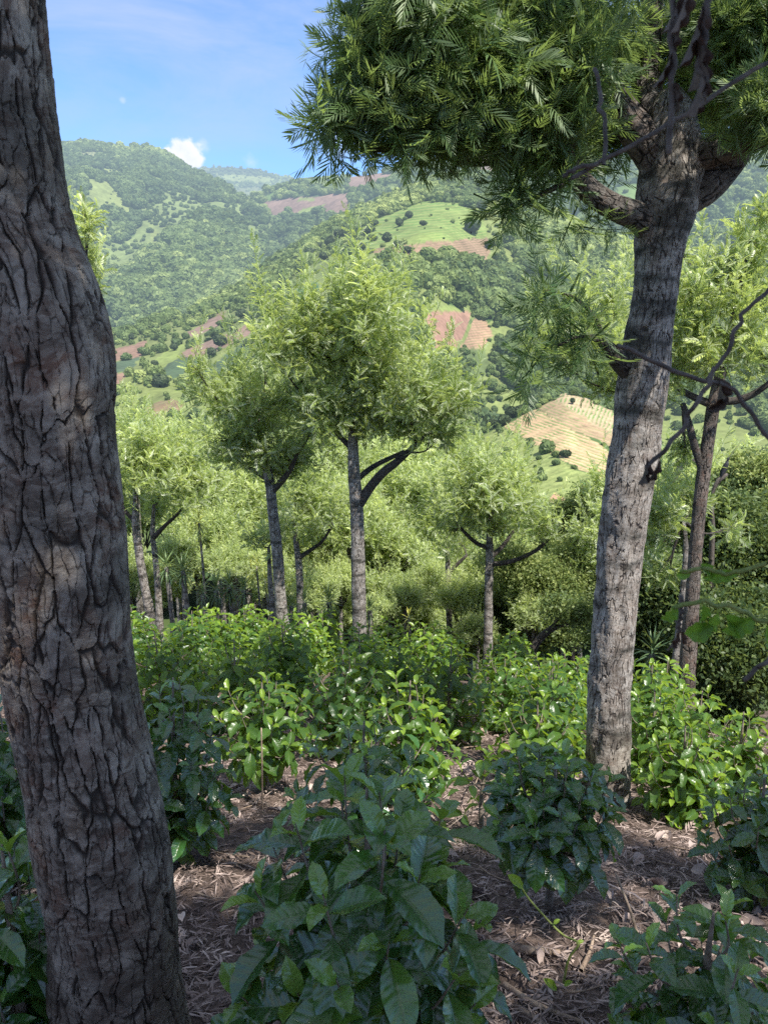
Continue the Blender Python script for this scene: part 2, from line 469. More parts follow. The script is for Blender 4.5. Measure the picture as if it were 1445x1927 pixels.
ys = np.concatenate([np.linspace(-12, 1, 20), np.linspace(1.06, 12, 240), np.geomspace(12.2, 420, 70)])
us = np.linspace(-1, 1, 260)
us = np.sign(us) * (0.35 * abs(us) + 0.65 * abs(us) ** 3)
YY, UU = np.meshgrid(ys, us, indexing='ij')
XX = UU * (9 + np.clip(YY, 0, None) * 1.1)
ground = new_obj('ground', np.stack([XX, YY, gzn(XX, YY)], -1).reshape(-1, 3), grid_faces(*XX.shape)[:, ::-1], M['soil'])
ground['kind'] = 'structure'

# ------------------------------------------------------------------ hills
def inpoly(px, py, poly):
    ins = np.zeros(px.shape, bool)
    n = len(poly)
    for k in range(n):
        x0, y0 = poly[k]
        x1, y1 = poly[(k + 1) % n]
        if y0 == y1:
            continue
        c = ((y0 > py) != (y1 > py)) & (px < (x1 - x0) * (py - y0) / (y1 - y0) + x0)
        ins ^= c
    return ins

class Hill:
    pass

def make_hill(name, crest, foot, cols, rows, amp, nscale, seed, covers, base=(0.035, 0.062, 0.022), dens0=1.0, grain=0.05, bulge=0.0, gully=0.0, patch=None):
    crest, foot = np.array(crest, float), np.array(foot, float)
    px = np.linspace(crest[0, 0], crest[-1, 0], cols)
    def ip(A, k, inv=False):
        v = 1 / A[:, k] if inv else A[:, k]
        y = np.interp(px, A[:, 0], v)
        return y
    v = np.linspace(0, 1, rows)[:, None]
    py = ip(crest, 1)[None] * (1 - v) + ip(foot, 1)[None] * v
    iY = ip(crest, 2, True)[None] * (1 - v) + ip(foot, 2, True)[None] * v
    ker = np.hanning(19); ker /= ker.sum()
    sm = lambda A: np.stack([np.convolve(np.pad(a_, 9, mode='reflect', reflect_type='odd'), ker, 'valid') for a_ in A])
    py, iY = sm(py), sm(iY)
    PX = np.broadcast_to(px[None], py.shape)
    P = at(PX, py, 1 / iY)
    D = P[..., 1]
    n = fbm(P[..., 0] / nscale, P[..., 1] / nscale, seed, 5) - 0.5
    rid = abs(fbm(P[..., 0] / nscale * 0.8 + 9, P[..., 1] / nscale * 0.35 + 4, seed + 3, 4) - 0.5) * 2
    fade = np.clip(v * 5 + 0.12, 0, 1)
    P[..., 2] += amp * n * 2 * fade - gully * (0.35 - rid).clip(0) * fade + bulge * np.sin(np.pi * v)
    # land cover painted on the actual surface points
    q = proj(P)
    jx = (vnoise(P[..., 0] / (nscale * 0.06), P[..., 1] / (nscale * 0.06), seed + 21) - 0.5) * 9
    jy = (vnoise(P[..., 0] / (nscale * 0.06) + 31, P[..., 1] / (nscale * 0.06), seed + 22) - 0.5) * 6
    qx, qy = q[..., 0] + jx, q[..., 1] + jy
    cov = np.broadcast_to(np.array(base), P.shape).copy()
    rcol = cov.copy()
    row = np.zeros(D.shape)
    ramt = np.zeros(D.shape)
    den = np.full(D.shape, dens0)
    if patch is not None:
        pn = fbm(P[..., 0] / (nscale * 0.35), P[..., 1] / (nscale * 0.35) * 0.6, seed + 40, 4)
        mk = pn > patch[0]
        cov[mk] = patch[1]
        den[mk] = patch[2]
    for poly, colr, d, rows_ in covers:
        mk = inpoly(qx, qy, poly)
        cov[mk] = colr
        den[mk] = d
        ramt[mk] = 0
        if rows_:
            a, b, c2, am = rows_
            row[mk] = (a * q[..., 0] + b * q[..., 1])[mk]
            rcol[mk] = c2
            ramt[mk] = am
    # back slope behind the crest
    back = P[0].copy()
    back[:, 1] *= 1.25
    back[:, 2] -= 0.25 * D[0]
    V = np.concatenate([back[None], P], 0)
    ex = lambda A: np.concatenate([A[:1], A], 0)
    o = new_obj(name, V.reshape(-1, 3), grid_faces(rows + 1, cols)[:, ::-1], M['hill'], None,
                {'cov': ex(cov).reshape(-1, 3), 'rowcol': ex(rcol).reshape(-1, 3), 'row': ex(row).ravel(), 'rowamt': ex(ramt).ravel(), 'grain': np.full(V.shape[0] * V.shape[1], grain)})
    o['kind'] = 'structure'
    h = Hill()
    h.P, h.q, h.den, h.D, h.o = P, q, den, D, o
    return h

def hill_pick(h, px, py):
    d = (h.q[..., 0] - px) ** 2 + (h.q[..., 1] - py) ** 2
    k = np.unravel_index(np.argmin(d), d.shape)
    return h.P[k]

BROWN = (0.185, 0.128, 0.098)
RUST = (0.21, 0.135, 0.095)
TAN = (0.42, 0.29, 0.17)
LGREEN = (0.155, 0.185, 0.062)
BGREEN = (0.165, 0.205, 0.062)
DGREEN = (0.045, 0.085, 0.035)

far = make_hill('distant_ridge', [(280, 345, 5200), (330, 322, 5200), (380, 316, 5200), (430, 314, 5200), (480, 319, 5200), (520, 328, 5100), (545, 333, 5000), (620, 350, 5000), (700, 380, 5000)],
                [(280, 420, 3800), (700, 420, 3800)], 160, 40, 50, 700, 5, [([(400, 325), (520, 335), (500, 345), (420, 340)], LGREEN, 0.1, None)], base=(0.06, 0.085, 0.035), dens0=0.5, grain=0.006, patch=(0.55, (0.12, 0.14, 0.06), 0.1))
mtA = make_hill('forested_mountain', [(-500, 330, 2600), (-200, 290, 2700), (0, 284, 2750), (125, 278, 2800), (150, 272, 2800), (166, 269, 2800), (190, 276, 2800), (235, 282, 2800), (262, 279, 2800), (285, 282, 2780), (312, 296, 2750), (340, 312, 2700), (362, 326, 2650), (400, 342, 2500), (450, 372, 2300), (500, 410, 2050), (560, 480, 1750), (620, 560, 1500)],
                [(-500, 800, 850), (0, 760, 900), (215, 720, 1000), (400, 640, 1150), (620, 620, 1350)], 420, 230, 70, 420, 11,
                [([(148, 284), (228, 286), (218, 298), (150, 301)], (0.16, 0.17, 0.08), 0.0, (0.16, 0.05, DGREEN, 0.9)),
                 ([(160, 332), (205, 345), (255, 400), (195, 406), (165, 385)], LGREEN, 0.06, None),
                 ([(165, 318), (240, 320), (225, 335), (170, 335)], LGREEN, 0.2, None),
                 ([(280, 420), (300, 440), (330, 470), (290, 470)], LGREEN, 0.25, None),
                 ([(378, 345), (400, 360), (395, 372), (370, 352)], LGREEN, 0.1, None)],
                base=(0.045, 0.075, 0.028), dens0=1.0, grain=0.012, gully=190, patch=(0.57, (0.13, 0.165, 0.06), 0.25))
mtC = make_hill('farmed_ridge', [(400, 420, 2500), (450, 392, 2450), (480, 370, 2400), (500, 357, 2400), (540, 345, 2350), (600, 338, 2300), (660, 332, 2250), (720, 326, 2200), (800, 306, 2250), (860, 293, 2300), (950, 289, 2350), (1050, 296, 2300), (1200, 292, 2200), (1380, 284, 2100), (1445, 272, 2050), (1700, 240, 2000), (2000, 220, 2000)],
                [(400, 620, 1300), (560, 590, 1300), (800, 560, 1250), (1100, 640, 1000), (1445, 860, 620), (2000, 960, 500)], 480, 200, 55, 380, 23,
                [([(495, 380), (560, 371), (640, 365), (668, 362), (652, 388), (600, 403), (540, 401), (492, 404)], BROWN, 0.0, (0.03, 0.35, (0.15, 0.10, 0.08), 0.4)),
                 ([(655, 334), (720, 326), (748, 330), (735, 346), (690, 356), (648, 364)], BROWN, 0.0, (0.05, 0.3, (0.16, 0.11, 0.09), 0.4)),
                 ([(560, 372), (590, 371), (588, 378), (562, 379)], LGREEN, 0.0, None),
                 ([(570, 394), (612, 386), (592, 408), (545, 424), (545, 412)], BGREEN, 0.0, None),
                 ([(610, 400), (668, 384), (655, 398), (622, 410)], BROWN, 0.0, None),
                 ([(868, 294), (912, 298), (940, 330), (895, 334)], BROWN, 0.0, (0.2, 0.2, DGREEN, 0.7)),
                 ([(912, 298), (950, 300), (965, 325), (940, 330)], LGREEN, 0.1, None)],
                base=(0.045, 0.072, 0.028), dens0=1.0, grain=0.014, gully=150, patch=(0.63, (0.10, 0.15, 0.045), 0.25))
spur = make_hill('farmed_spur', [(-100, 800, 620), (100, 700, 680), (215, 640, 740), (300, 606, 800), (380, 578, 860), (470, 527, 930), (540, 482, 980), (580, 456, 1010), (620, 428, 1040), (700, 392, 1080), (760, 366, 1100), (830, 340, 1100), (900, 334, 1080), (960, 348, 1040), (1050, 392, 960), (1130, 432, 900), (1220, 482, 820), (1330, 545, 740), (1445, 625, 660), (1700, 740, 560)],
                 [(-100, 1050, 150), (400, 1020, 160), (780, 1020, 190), (900, 1000, 330), (1100, 980, 430), (1445, 1010, 360), (1700, 1050, 330)], 620, 300, 14, 160, 37,
                 [([(190, 660), (300, 612), (380, 585), (470, 532), (545, 486), (640, 470), (700, 620), (640, 850), (200, 950)], (0.13, 0.155, 0.055), 0.26, None),
                  ([(190, 700), (340, 690), (460, 690), (640, 640), (700, 900), (190, 950)], (0.15, 0.18, 0.058), 0.22, None),
                  ([(370, 588), (470, 532), (560, 480), (600, 475), (560, 520), (480, 560), (390, 600)], DGREEN, 0.8, None),
                  ([(240, 628), (290, 600), (287, 612), (250, 634)], RUST, 0.0, None),
                  ([(213, 656), (276, 640), (266, 668), (213, 682)], RUST, 0.0, (0.02, 0.3, (0.15, 0.08, 0.06), 0.4)),
                  ([(213, 683), (264, 670), (250, 696), (213, 704)], (0.07, 0.10, 0.06), 0.0, (0.06, 0.35, (0.04, 0.07, 0.035), 0.8)),
                  ([(213, 706), (248, 697), (226, 724), (213, 724)], RUST, 0.0, None),
                  ([(343, 630), (420, 586), (427, 598), (372, 634)], BROWN, 0.0, None),
                  ([(338, 668), (380, 646), (470, 611), (472, 630), (388, 670), (350, 676)], BROWN, 0.0, (0.05, 0.3, RUST, 0.5)),
                  ([(270, 690), (345, 642), (352, 652), (300, 706)], BGREEN, 0.0, None),
                  ([(290, 700), (340, 672), (395, 672), (330, 716)], (0.06, 0.085, 0.05), 0.0, (0.1, 0.35, DGREEN, 0.7)),
                  ([(390, 690), (465, 640), (490, 650), (430, 700), (380, 720)], (0.065, 0.09, 0.055), 0.0, (0.1, 0.3, DGREEN, 0.7)),
                  ([(400, 722), (480, 668), (490, 720), (400, 790)], BGREEN, 0.05, None),
                  ([(262, 770), (320, 748), (345, 762), (330, 785), (262, 790)], (0.20, 0.13, 0.08), 0.0, (0.1, 0.35, (0.10, 0.14, 0.05), 0.6)),
                  ([(545, 520), (600, 490), (660, 475), (640, 520), (560, 590)], LGREEN, 0.04, (0.15, 0.25, DGREEN, 0.5)),
                  ([(560, 545), (600, 530), (600, 560), (565, 580)], (0.04, 0.10, 0.05), 0.0, (0.1, 0.35, (0.03, 0.06, 0.03), 0.7)),
                  ([(672, 470), (700, 415), (745, 398), (800, 378), (862, 384), (908, 400), (918, 445), (840, 456), (720, 465)], BGREEN, 0.03, (0.02, 0.2, (0.075, 0.15, 0.035), 0.65)),
                  ([(700, 470), (800, 455), (918, 448), (920, 502), (840, 494), (760, 484), (712, 482)], (0.23, 0.155, 0.10), 0.02, (0.03, 0.22, (0.12, 0.10, 0.05), 0.8)),
                  ([(840, 576), (890, 575), (888, 586), (805, 586)], BGREEN, 0.0, None),
                  ([(806, 586), (887, 586), (858, 660), (782, 650), (790, 618)], (0.26, 0.155, 0.11), 0.0, (0.3, 0.1, (0.20, 0.12, 0.085), 0.5)),
                  ([(890, 598), (915, 606), (927, 632), (905, 656), (866, 658)], (0.29, 0.185, 0.12), 0.0, (0.02, 0.2, (0.14, 0.13, 0.06), 0.8)),
                  ([(780, 655), (905, 655), (930, 700), (860, 720), (770, 700)], (0.09, 0.12, 0.045), 0.3, None)],
                 base=(0.045, 0.078, 0.026), dens0=1.0, grain=0.035, gully=26, patch=(0.55, (0.15, 0.18, 0.06), 0.25))
nearE = make_hill('terraced_slope', [(560, 960, 280), (760, 880, 285), (860, 835, 285), (930, 800, 285), (1000, 768, 285), (1062, 738, 290), (1110, 752, 280), (1160, 775, 270), (1230, 825, 258), (1300, 872, 245), (1380, 905, 230), (1500, 960, 215)],
                  [(560, 1150, 110), (1500, 1150, 110)], 420, 180, 2.0, 60, 51,
                  [([(880, 830), (948, 803), (1080, 882), (1142, 912), (1120, 948), (1062, 962), (960, 960), (880, 900)], (0.21, 0.245, 0.085), 0.15, (0.05, 0.13, (0.12, 0.16, 0.05), 0.6)),
                   ([(948, 800), (1010, 770), (1062, 800), (1160, 858), (1158, 915), (1090, 884)], TAN, 0.0, (-0.06, 0.17, (0.10, 0.19, 0.05), 0.75)),
                   ([(1012, 768), (1040, 752), (1170, 830), (1170, 850), (1060, 800)], (0.30, 0.21, 0.13), 0.0, (-0.06, 0.17, (0.13, 0.19, 0.06), 0.6)),
                   ([(1040, 752), (1064, 738), (1110, 752), (1190, 800), (1200, 850), (1160, 825)], (0.36, 0.27, 0.17), 0.0, (0.12, 0.05, (0.10, 0.19, 0.05), 0.9)),
                   ([(1090, 905), (1160, 930), (1155, 945), (1120, 925)], (0.06, 0.16, 0.05), 0.0, None),
                   ([(1232, 830), (1300, 872), (1330, 905), (1300, 925), (1240, 880)], (0.20, 0.22, 0.09), 0.0, (0.12, 0.04, (0.06, 0.15, 0.04), 0.9)),
                   ([(1225, 895), (1290, 893), (1310, 930), (1240, 960), (1215, 920)], (0.38, 0.24, 0.15), 0.0, None),
                   ([(1040, 928), (1066, 940), (1088, 956), (1070, 975), (1028, 962)], (0.40, 0.25, 0.15), 0.0, None),
                   ([(1140, 922), (1150, 930), (1095, 968), (1078, 966)], (0.34, 0.26, 0.15), 0.0, (0.1, 0.3, DGREEN, 0.6))],
                  base=(0.07, 0.11, 0.035), dens0=0.5, grain=0.22)

# ------------------------------------------------------------------ forests on the hills
def crown_proto(name, seed, nq=230, tall=1.0, cone=False):
    """one rounded lumpy tree crown about 1 m in radius"""
    r = np.random.default_rng(seed)
    d = r.normal(size=(nq * 3, 3)); d /= np.linalg.norm(d, axis=1, keepdims=True)
    lob = r.normal(size=(9, 3)); lob /= np.linalg.norm(lob, axis=1, keepdims=True)
    lob[:, 2] = abs(lob[:, 2]) * 0.9 - 0.1
    rad = 0.58 + 0.42 * np.max(np.clip(d @ lob.T, 0, 1) ** 4, axis=1)
    rad *= 0.85 + 0.25 * r.random(len(d)) ** 0.5
    p = d * rad[:, None]
    p[:, 2] *= 0.82 * tall
    if cone:
        k = (1.25 - (p[:, 2] / tall + 1) * 0.55).clip(0.1)
        p[:, :2] *= k[:, None] * 0.8
    nrm = unit(d + r.normal(size=d.shape) * 0.45)
    t1 = unit(np.cross(nrm, r.normal(size=d.shape)))
    t2 = np.cross(nrm, t1)
    s = (0.10 + 0.11 * r.random(len(d)))[:, None]
    V = np.stack([p - t1 * s - t2 * s * 0.6, p + t1 * s * 0.8 - t2 * s, p + t1 * s + t2 * s * 0.7, p - t1 * s * 0.7 + t2 * s], 1).reshape(-1, 3)
    Q = np.arange(len(V)).reshape(-1, 4)
    return V, Q

protos = []
for k in range(5):
    V, Q = crown_proto('crown', 100 + k, 150, 1.0 + 0.15 * k, cone=(k == 4))
    me_o = new_obj('forest_crown', V, Q, M['forest'], None, None, smooth=False)
    COL.objects.unlink(me_o)
    protos.append(me_o)

def forest(name, h, n, size, seed, minvis=None):
    r = np.random.default_rng(seed)
    P, q, D = h.P, h.q, h.D
    cell = D[:-1, :-1] ** 1.6   # denser than per-pixel near, thinner far
    area = np.linalg.norm(np.cross(P[1:, :-1] - P[:-1, :-1], P[:-1, 1:] - P[:-1, :-1]), axis=-1)
    vis = (q[:-1, :-1, 0] > -160) & (q[:-1, :-1, 0] < 1620)
    w = (area * h.den[:-1, :-1] * vis).ravel()
    k = r.choice(len(w), n, p=w / w.sum())
    i, j = np.unravel_index(k, area.shape)
    a, b = r.random((2, n, 1))
    pos = P[i, j] * (1 - a) * (1 - b) + P[i + 1, j] * a * (1 - b) + P[i, j + 1] * (1 - a) * b + P[i + 1, j + 1] * a * b
    sc = size * (0.42 + 1.0 * r.random(n) ** 2.0)
    sc *= np.clip(0.35 + 0.65 * h.den[i, j], 0.35, 1)
    clump = fbm(pos[:, 0] / (size * 22), pos[:, 1] / (size * 22), seed, 3)
    tint = np.clip(clump * 1.3 - 0.2 + r.normal(size=n) * 0.17, 0, 1)
    pos[:, 2] += sc * 0.55
    o = new_obj(name, pos, [], None, None, {'tint': tint, 'sc': sc, 'rz': r.random(n) * 6.28, 'pick': r.choice(5, n, p=[.27, .25, .22, .17, .09]).astype(float)}, smooth=False)
    ng = bpy.data.node_groups.new(name + '_scatter', 'GeometryNodeTree')
    ng.interface.new_socket('Geometry', in_out='INPUT', socket_type='NodeSocketGeometry')
    ng.interface.new_socket('Geometry', in_out='OUTPUT', socket_type='NodeSocketGeometry')
    L = ng.links.new
    gi, go = ng.nodes.new('NodeGroupInput'), ng.nodes.new('NodeGroupOutput')
    jn = ng.nodes.new('GeometryNodeJoinGeometry')
    for pr in reversed(protos):
        oi = ng.nodes.new('GeometryNodeObjectInfo')
        oi.inputs['Object'].default_value = pr
        g2 = ng.nodes.new('GeometryNodeGeometryToInstance')
        L(oi.outputs['Geometry'], g2.inputs[0])
        L(g2.outputs[0], jn.inputs[0])
    ip = ng.nodes.new('GeometryNodeInstanceOnPoints')
    L(gi.outputs[0], ip.inputs['Points'])
    L(jn.outputs[0], ip.inputs['Instance'])
    ip.inputs['Pick Instance'].default_value = True
    def na(nm, typ='FLOAT'):
        a_ = ng.nodes.new('GeometryNodeInputNamedAttribute')
        a_.data_type = typ
        a_.inputs[0].default_value = nm
        return a_.outputs[0]
    L(na('pick'), ip.inputs['Instance Index'])
    L(na('sc'), ip.inputs['Scale'])
    cx = ng.nodes.new('ShaderNodeCombineXYZ')
    L(na('rz'), cx.inputs[2])
    L(cx.outputs[0], ip.inputs['Rotation'])
    L(ip.outputs[0], go.inputs[0])
    md = o.modifiers.new('scatter', 'NODES')
    md.node_group = ng
    o['kind'] = 'stuff'
    return o

tag(forest('forest', far, 2500, 13, 1), 'hazy woods on the most distant ridge under the small cloud', 'forest')
tag(forest('forest', mtA, 13000, 12.5, 2), 'dense green forest covering the tall mountain at left', 'forest')
tag(forest('forest', mtC, 9500, 11, 3), 'bluish forest on the ridge with brown ploughed fields', 'forest')
tag(forest('forest', spur, 9500, 6.5, 4), 'bushy green woods and hedges over the middle farmed spur', 'forest')
tag(forest('forest', nearE, 700, 2.6, 5), 'low scrub around the tan terraced plots', 'scrub')

# ------------------------------------------------------------------ trees of the shade grove (silky oak)
def frond_template(pairs, hi, droop=0.5, seed=0, wid=0.042, lmax=0.34):
    r = np.random.default_rng(seed)
    V, Q = [], []
    def rach(t):
        return np.array([0, math.sin(droop * t) / droop, -(1 - math.cos(droop * t)) / droop])
    def strip(cs):
        b = len(V)
        for a, c in cs:
            V.extend([a, c])
        for i in range(len(cs) - 1):
            Q.append([b + 2 * i, b + 2 * i + 1, b + 2 * i + 3, b + 2 * i + 2])
    ts = np.linspace(0, 1, 4)
    strip([(rach(t) - [0.008, 0, 0], rach(t) + [0.008, 0, 0]) for t in ts])
    for i in range(pairs):
        t = 0.16 + 0.80 * i / (pairs - 1)
        for s in (-1, 1):
            tt = t + r.uniform(-0.02, 0.02)
            L = lmax * (0.45 + 0.65 * math.sin(math.pi * min(1, tt * 0.8 + 0.16))) * r.uniform(0.8, 1.2)
            ang = R(52 - 26 * t + r.uniform(-8, 8))
            b0 = rach(tt)
            d = np.array([s * math.sin(ang), math.cos(ang), -0.12 - droop * tt * 0.5])
            d /= np.linalg.norm(d)
            side = np.array([math.cos(ang) * s, -math.sin(ang), 0.25 * s])
            w = wid * r.uniform(0.8, 1.2)
            bend = np.array([0, 0.10, -0.10]) * L
            if hi:
                st = [(0, .25), (.35, 1), (.7, .8), (1, .05)]
                strip([(b0 + d * L * u + bend * u * u * 1.5 - side * w * k * .5, b0 + d * L * u + bend * u * u * 1.5 + side * w * k * .5) for u, k in st])
            else:
                b = len(V)
                V.extend([b0, b0 + d * L * .5 - side * w * .6, b0 + d * L + bend, b0 + d * L * .5 + side * w * .6])
                Q.append([b, b + 1, b + 2, b + 3])
    b0 = rach(0.97)
    b = len(V)
    d = rach(1.0) - rach(0.9); d /= np.linalg.norm(d)
    V.extend([b0, b0 + d * .12 - [wid * .5, 0, 0], b0 + d * .28, b0 + d * .12 + [wid * .5, 0, 0]])
    Q.append([b, b + 1, b + 2, b + 3])
    return np.array(V, float), np.array(Q, int)

def spray_template(nf, hi, seed, flen=0.22, tlen=0.42, spread=1.0, pairs=8, wid=0.042, droop=0.6):
    """a twig along +Y carrying fronds"""
    r = np.random.default_rng(seed)
    V, Q, n = [], [], 0
    tw = np.array([[0, 0, 0], [0.01, tlen * .5, 0.01], [0, tlen, 0]])
    v, q, _ = tube(tw, [0.007, 0.005, 0.002], 3, cap=False)
    V.append(v); Q.append(q); n += len(v)
    for k in range(nf):
        t = 0.15 + 0.85 * (k + 0.5) / nf
        a = k * 2.4 + r.uniform(-.4, .4)
        el = R(62 - 42 * t + r.uniform(-8, 8)) * spread
        d = np.array([math.cos(a) * math.sin(el), math.cos(el), math.sin(a) * math.sin(el)])
        tp = frond_template(pairs, hi, droop * r.uniform(0.6, 1.5), seed * 31 + k, wid)
        up = np.array([[0, 1.0, 0.0]]) if abs(d[1]) < 0.9 else np.array([[0, 0, 1.0]])
        Rm = basis(d[None], up)
        v, q = inst(tp, Rm, [flen * r.uniform(.75, 1.2) * (1.1 - .3 * t)], np.array([[0, tlen * t, 0]]))
        V.append(v); Q.append(q + n); n += len(v)
    return np.concatenate(V), np.concatenate(Q)

SPRAY_HI = [spray_template(8, True, 10 + k, 0.20, 0.34, 1.1, 8, 0.037, 1.15) for k in range(5)]
SPRAY_MID = [spray_template(8, False, 20 + k, 0.165, 0.30, 1.0, 6, 0.085, 0.8) for k in range(4)]
SHOOT = [spray_template(15, False, 25 + k, 0.15, 0.75, 0.85, 5, 0.09, 0.7) for k in range(3)]
SPRAY_LOW = [spray_template(7, False, 30 + k, 0.19, 0.32, 1.0, 4, 0.13, 0.7) for k in range(4)]

def crown_mesh(lobes, templates, scale, seed, up=0.55, droop_low=0.0, tint0=0.42, inner=0.25, shoots=0.0, mult=1.0):
    """lobes: (centre, radii, n sprays[, up])"""
    global rng
    rng = np.random.default_rng(seed)
    acc = Acc()
    zmin = min(l[0][2] - l[1][2] for l in lobes)
    zmax = max(l[0][2] + l[1][2] for l in lobes)
    for l in lobes:
        c, rd, n = np.array(l[0], float), np.array(l[1], float), max(3, int(l[2] * mult))
        u = l[3] if len(l) > 3 else up
        d = rdir(n)
        lump = 0.62 + 0.80 * vnoise(d[:, 0] * 2.9 + c[0] * 3 + 40, d[:, 1] * 2.9 + d[:, 2] * 3.3 + 40, seed)
        rr = np.where(rng.random(n) < inner, rng.random(n) ** 0.6 * 0.7, 0.62 + 0.45 * rng.random(n)) * lump
        p = c + d * rd * rr[:, None]
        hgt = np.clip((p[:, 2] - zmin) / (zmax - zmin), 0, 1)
        ax = unit(d * 0.75 + np.array([0, 0, 1.0]) * (u + 0.45 * (hgt[:, None] - 0.5)) + rng.normal(size=(n, 3)) * 0.38)
        p = p - ax * 0.3 * scale
        Rm = basis(ax, np.broadcast_to([0.0, 0.0, 1.0], ax.shape) + rng.normal(size=(n, 3)) * 0.2, rng.random(n) * 6.28)
        S = scale * rng.uniform(0.75, 1.3, n)
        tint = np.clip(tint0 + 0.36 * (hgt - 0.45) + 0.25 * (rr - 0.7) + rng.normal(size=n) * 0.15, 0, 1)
        pk = rng.integers(0, len(templates), n)
        if shoots > 0 and u > 0.3:
            ns = max(1, int(n * shoots))
            d2 = unit(rng.normal(size=(ns, 3)) + [0, 0, 0.75])
            a2 = unit(d2 * 0.5 + [0, 0, 1.0] + rng.normal(size=(ns, 3)) * .16)
            p2 = c + d2 * rd * rng.uniform(.45, .9, (ns, 1))
            R2 = basis(a2, rng.normal(size=(ns, 3)), rng.random(ns) * 6.28)
            k2 = rng.integers(0, len(SHOOT), ns)
            for k, tp in enumerate(SHOOT):
                mk = k2 == k
                if mk.any():
                    v, q = inst(tp, R2[mk], scale * rng.uniform(.6, 1.15, mk.sum()), p2[mk])
                    acc.add(v, q, tint=np.repeat(np.clip(tint0 + .22 + rng.normal(size=mk.sum()) * .12, 0, 1), len(tp[0])))
        for k, tp in enumerate(templates):
            mk = pk == k
            if mk.any():
                v, q = inst(tp, Rm[mk], S[mk], p[mk])
                acc.add(v, q, tint=np.repeat(tint[mk], len(tp[0])))
    return acc

def ctl(rows):
    """(px, py, width_px, Y) rows -> points and radii"""
    a = np.array(rows, float)
    P = at(a[:, 0], a[:, 1], a[:, 3])
    r = 0.5 * a[:, 2] * zc(a[:, 0], a[:, 1], a[:, 3]) / F
    return np.column_stack([P, r])

def limb(parent, name, rows, mt, sides=14, step=0.05, lump=0.12, seed=0, raw=None, lf=(3, 3)):
    C = raw if raw is not None else ctl(rows)
    L = np.linalg.norm(np.diff(C[:, :3], axis=0), axis=1).sum()
    S = spline(C, max(6, int(L / step)))
    v, q, bk = tube(S[:, :3], np.maximum(S[:, 3], 0.004), sides, lump, seed, lf=lf)
    return new_obj(name, v, q, mt, parent, {'bk': bk})

def lobe_px(px, py, rx, ry, Y, n, up=0.55, deep=None):
    c = at(px, py, Y)
    k = zc(px, py, Y) / F
    return (c, (rx * k, (deep if deep else (rx + ry) * .5 * k), ry * k), n, up)

def twig_net(parent, starts, lobes, mt, seed, r0=0.03, name='branch'):
    """limbs from fork points out to every lobe, each with a few side shoots; one mesh per limb"""
    r = np.random.default_rng(seed)
    for li, l in enumerate(lobes):
        c, rd = np.array(l[0]), np.array(l[1])
        st = starts[np.argmin([np.linalg.norm(c - np.array(s)) for s in starts])]
        st = np.array(st, float)
        acc = Acc()
        mid = st * 0.5 + c * 0.5 + np.array([0, 0, -0.12 * np.linalg.norm(c - st)]) + r.normal(size=3) * 0.04
        ln = np.linalg.norm(c - st)
        S = spline(np.column_stack([np.array([st, mid, c]), [r0, r0 * .65, r0 * .32]]), max(6, int(ln / .1)))
        v, q, bk = tube(S[:, :3], S[:, 3], 7, 0.1, seed + li)
        acc.add(v, q, bk=bk)
        for k in range(7):
            d = unit(r.normal(size=3) + np.array([0, 0, .5]))
            s0 = S[int(len(S) * r.uniform(.45, .98))]
            e = c + d * rd * 0.75
            m_ = (s0[:3] + e) / 2 + np.array([0, 0, -.05])
            S2 = spline(np.column_stack([np.array([s0[:3], m_, e]), [r0 * .3, r0 * .2, r0 * .08]]), 7)
            v, q, bk = tube(S2[:, :3], S2[:, 3], 5, 0, seed + li + k)
            acc.add(v, q, bk=bk)
        acc.build(name, mt, parent)

# ---- the big trunk at left
T = thing('silky_oak_tree', 'huge dark rugged trunk leaning in the left foreground, cut by the frame', 'tree', (-0.66, 1.95, float(gz(-0.66, 1.95))))
rows = [(-28, -900, 150, 2.15), (-20, -300, 185, 2.05), (-14, 0, 206, 2.0), (2, 270, 232, 1.97), (30, 450, 246, 1.95), (76, 600, 262, 1.93), (92, 690, 262, 1.92), (96, 780, 250, 1.92), (112, 950, 250, 1.92), (124, 1080, 250, 1.92), (134, 1200, 240, 1.92), (152, 1320, 238, 1.92), (178, 1450, 242, 1.92), (200, 1580, 246, 1.92), (222, 1720, 252, 1.93), (242, 1850, 262, 1.95), (262, 1990, 280, 1.97), (285, 2160, 310, 2.0)]
C = ctl([(px - 9 - (14 if py > 1800 else 0), py, w_ * (.95 if py < 1700 else .88), Y) for px, py, w_, Y in rows[::-1]])
S = spline(C, 900)
v, q, bk = tube(S[:, :3], S[:, 3], 260, 0.045, 3, lf=(3, 5))
new_obj('trunk', v, q, M['bark_near'], T, {'bk': bk})
c1 = C[-1, :3]
lob = [((c1[0] + .2, 2.0, 6.5), (1.2, 1.1, .8), 120), ((c1[0] - .9, 1.6, 6.9), (1.1, 1.1, .9), 100), ((1.65, -.7, 5.3), (1.0, .9, .6), 130), ((2.45, -.65, 5.6), (.7, .6, .5), 60), ((.7, -1.2, 5.5), (1.0, .8, .6), 110), ((.2, -.1, 6.1), (1.0, .9, .6), 100), ((.05, .25, 5.0), (.7, .5, .4), 40), ((1.4, -2.1, 5.2), (1.0, .8, .6), 60), ((1.5, .85, 5.5), (.45, .4, .35), 36), ((3.5, .1, 5.7), (.6, .55, .4), 50), ((3.4, -1.3, 5.6), (.75, .7, .5), 60), ((4.45, .4, 5.6), (.5, .5, .4), 40), ((2.3, .75, 5.5), (.35, .35, .3), 16)]  # after the first two, unseen lobes added to shade the foreground
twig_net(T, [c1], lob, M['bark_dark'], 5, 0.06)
crown_mesh(lob, SPRAY_MID, 1.7, 61, mult=.9).build('crown', M['fern_near'], T, smooth=False)

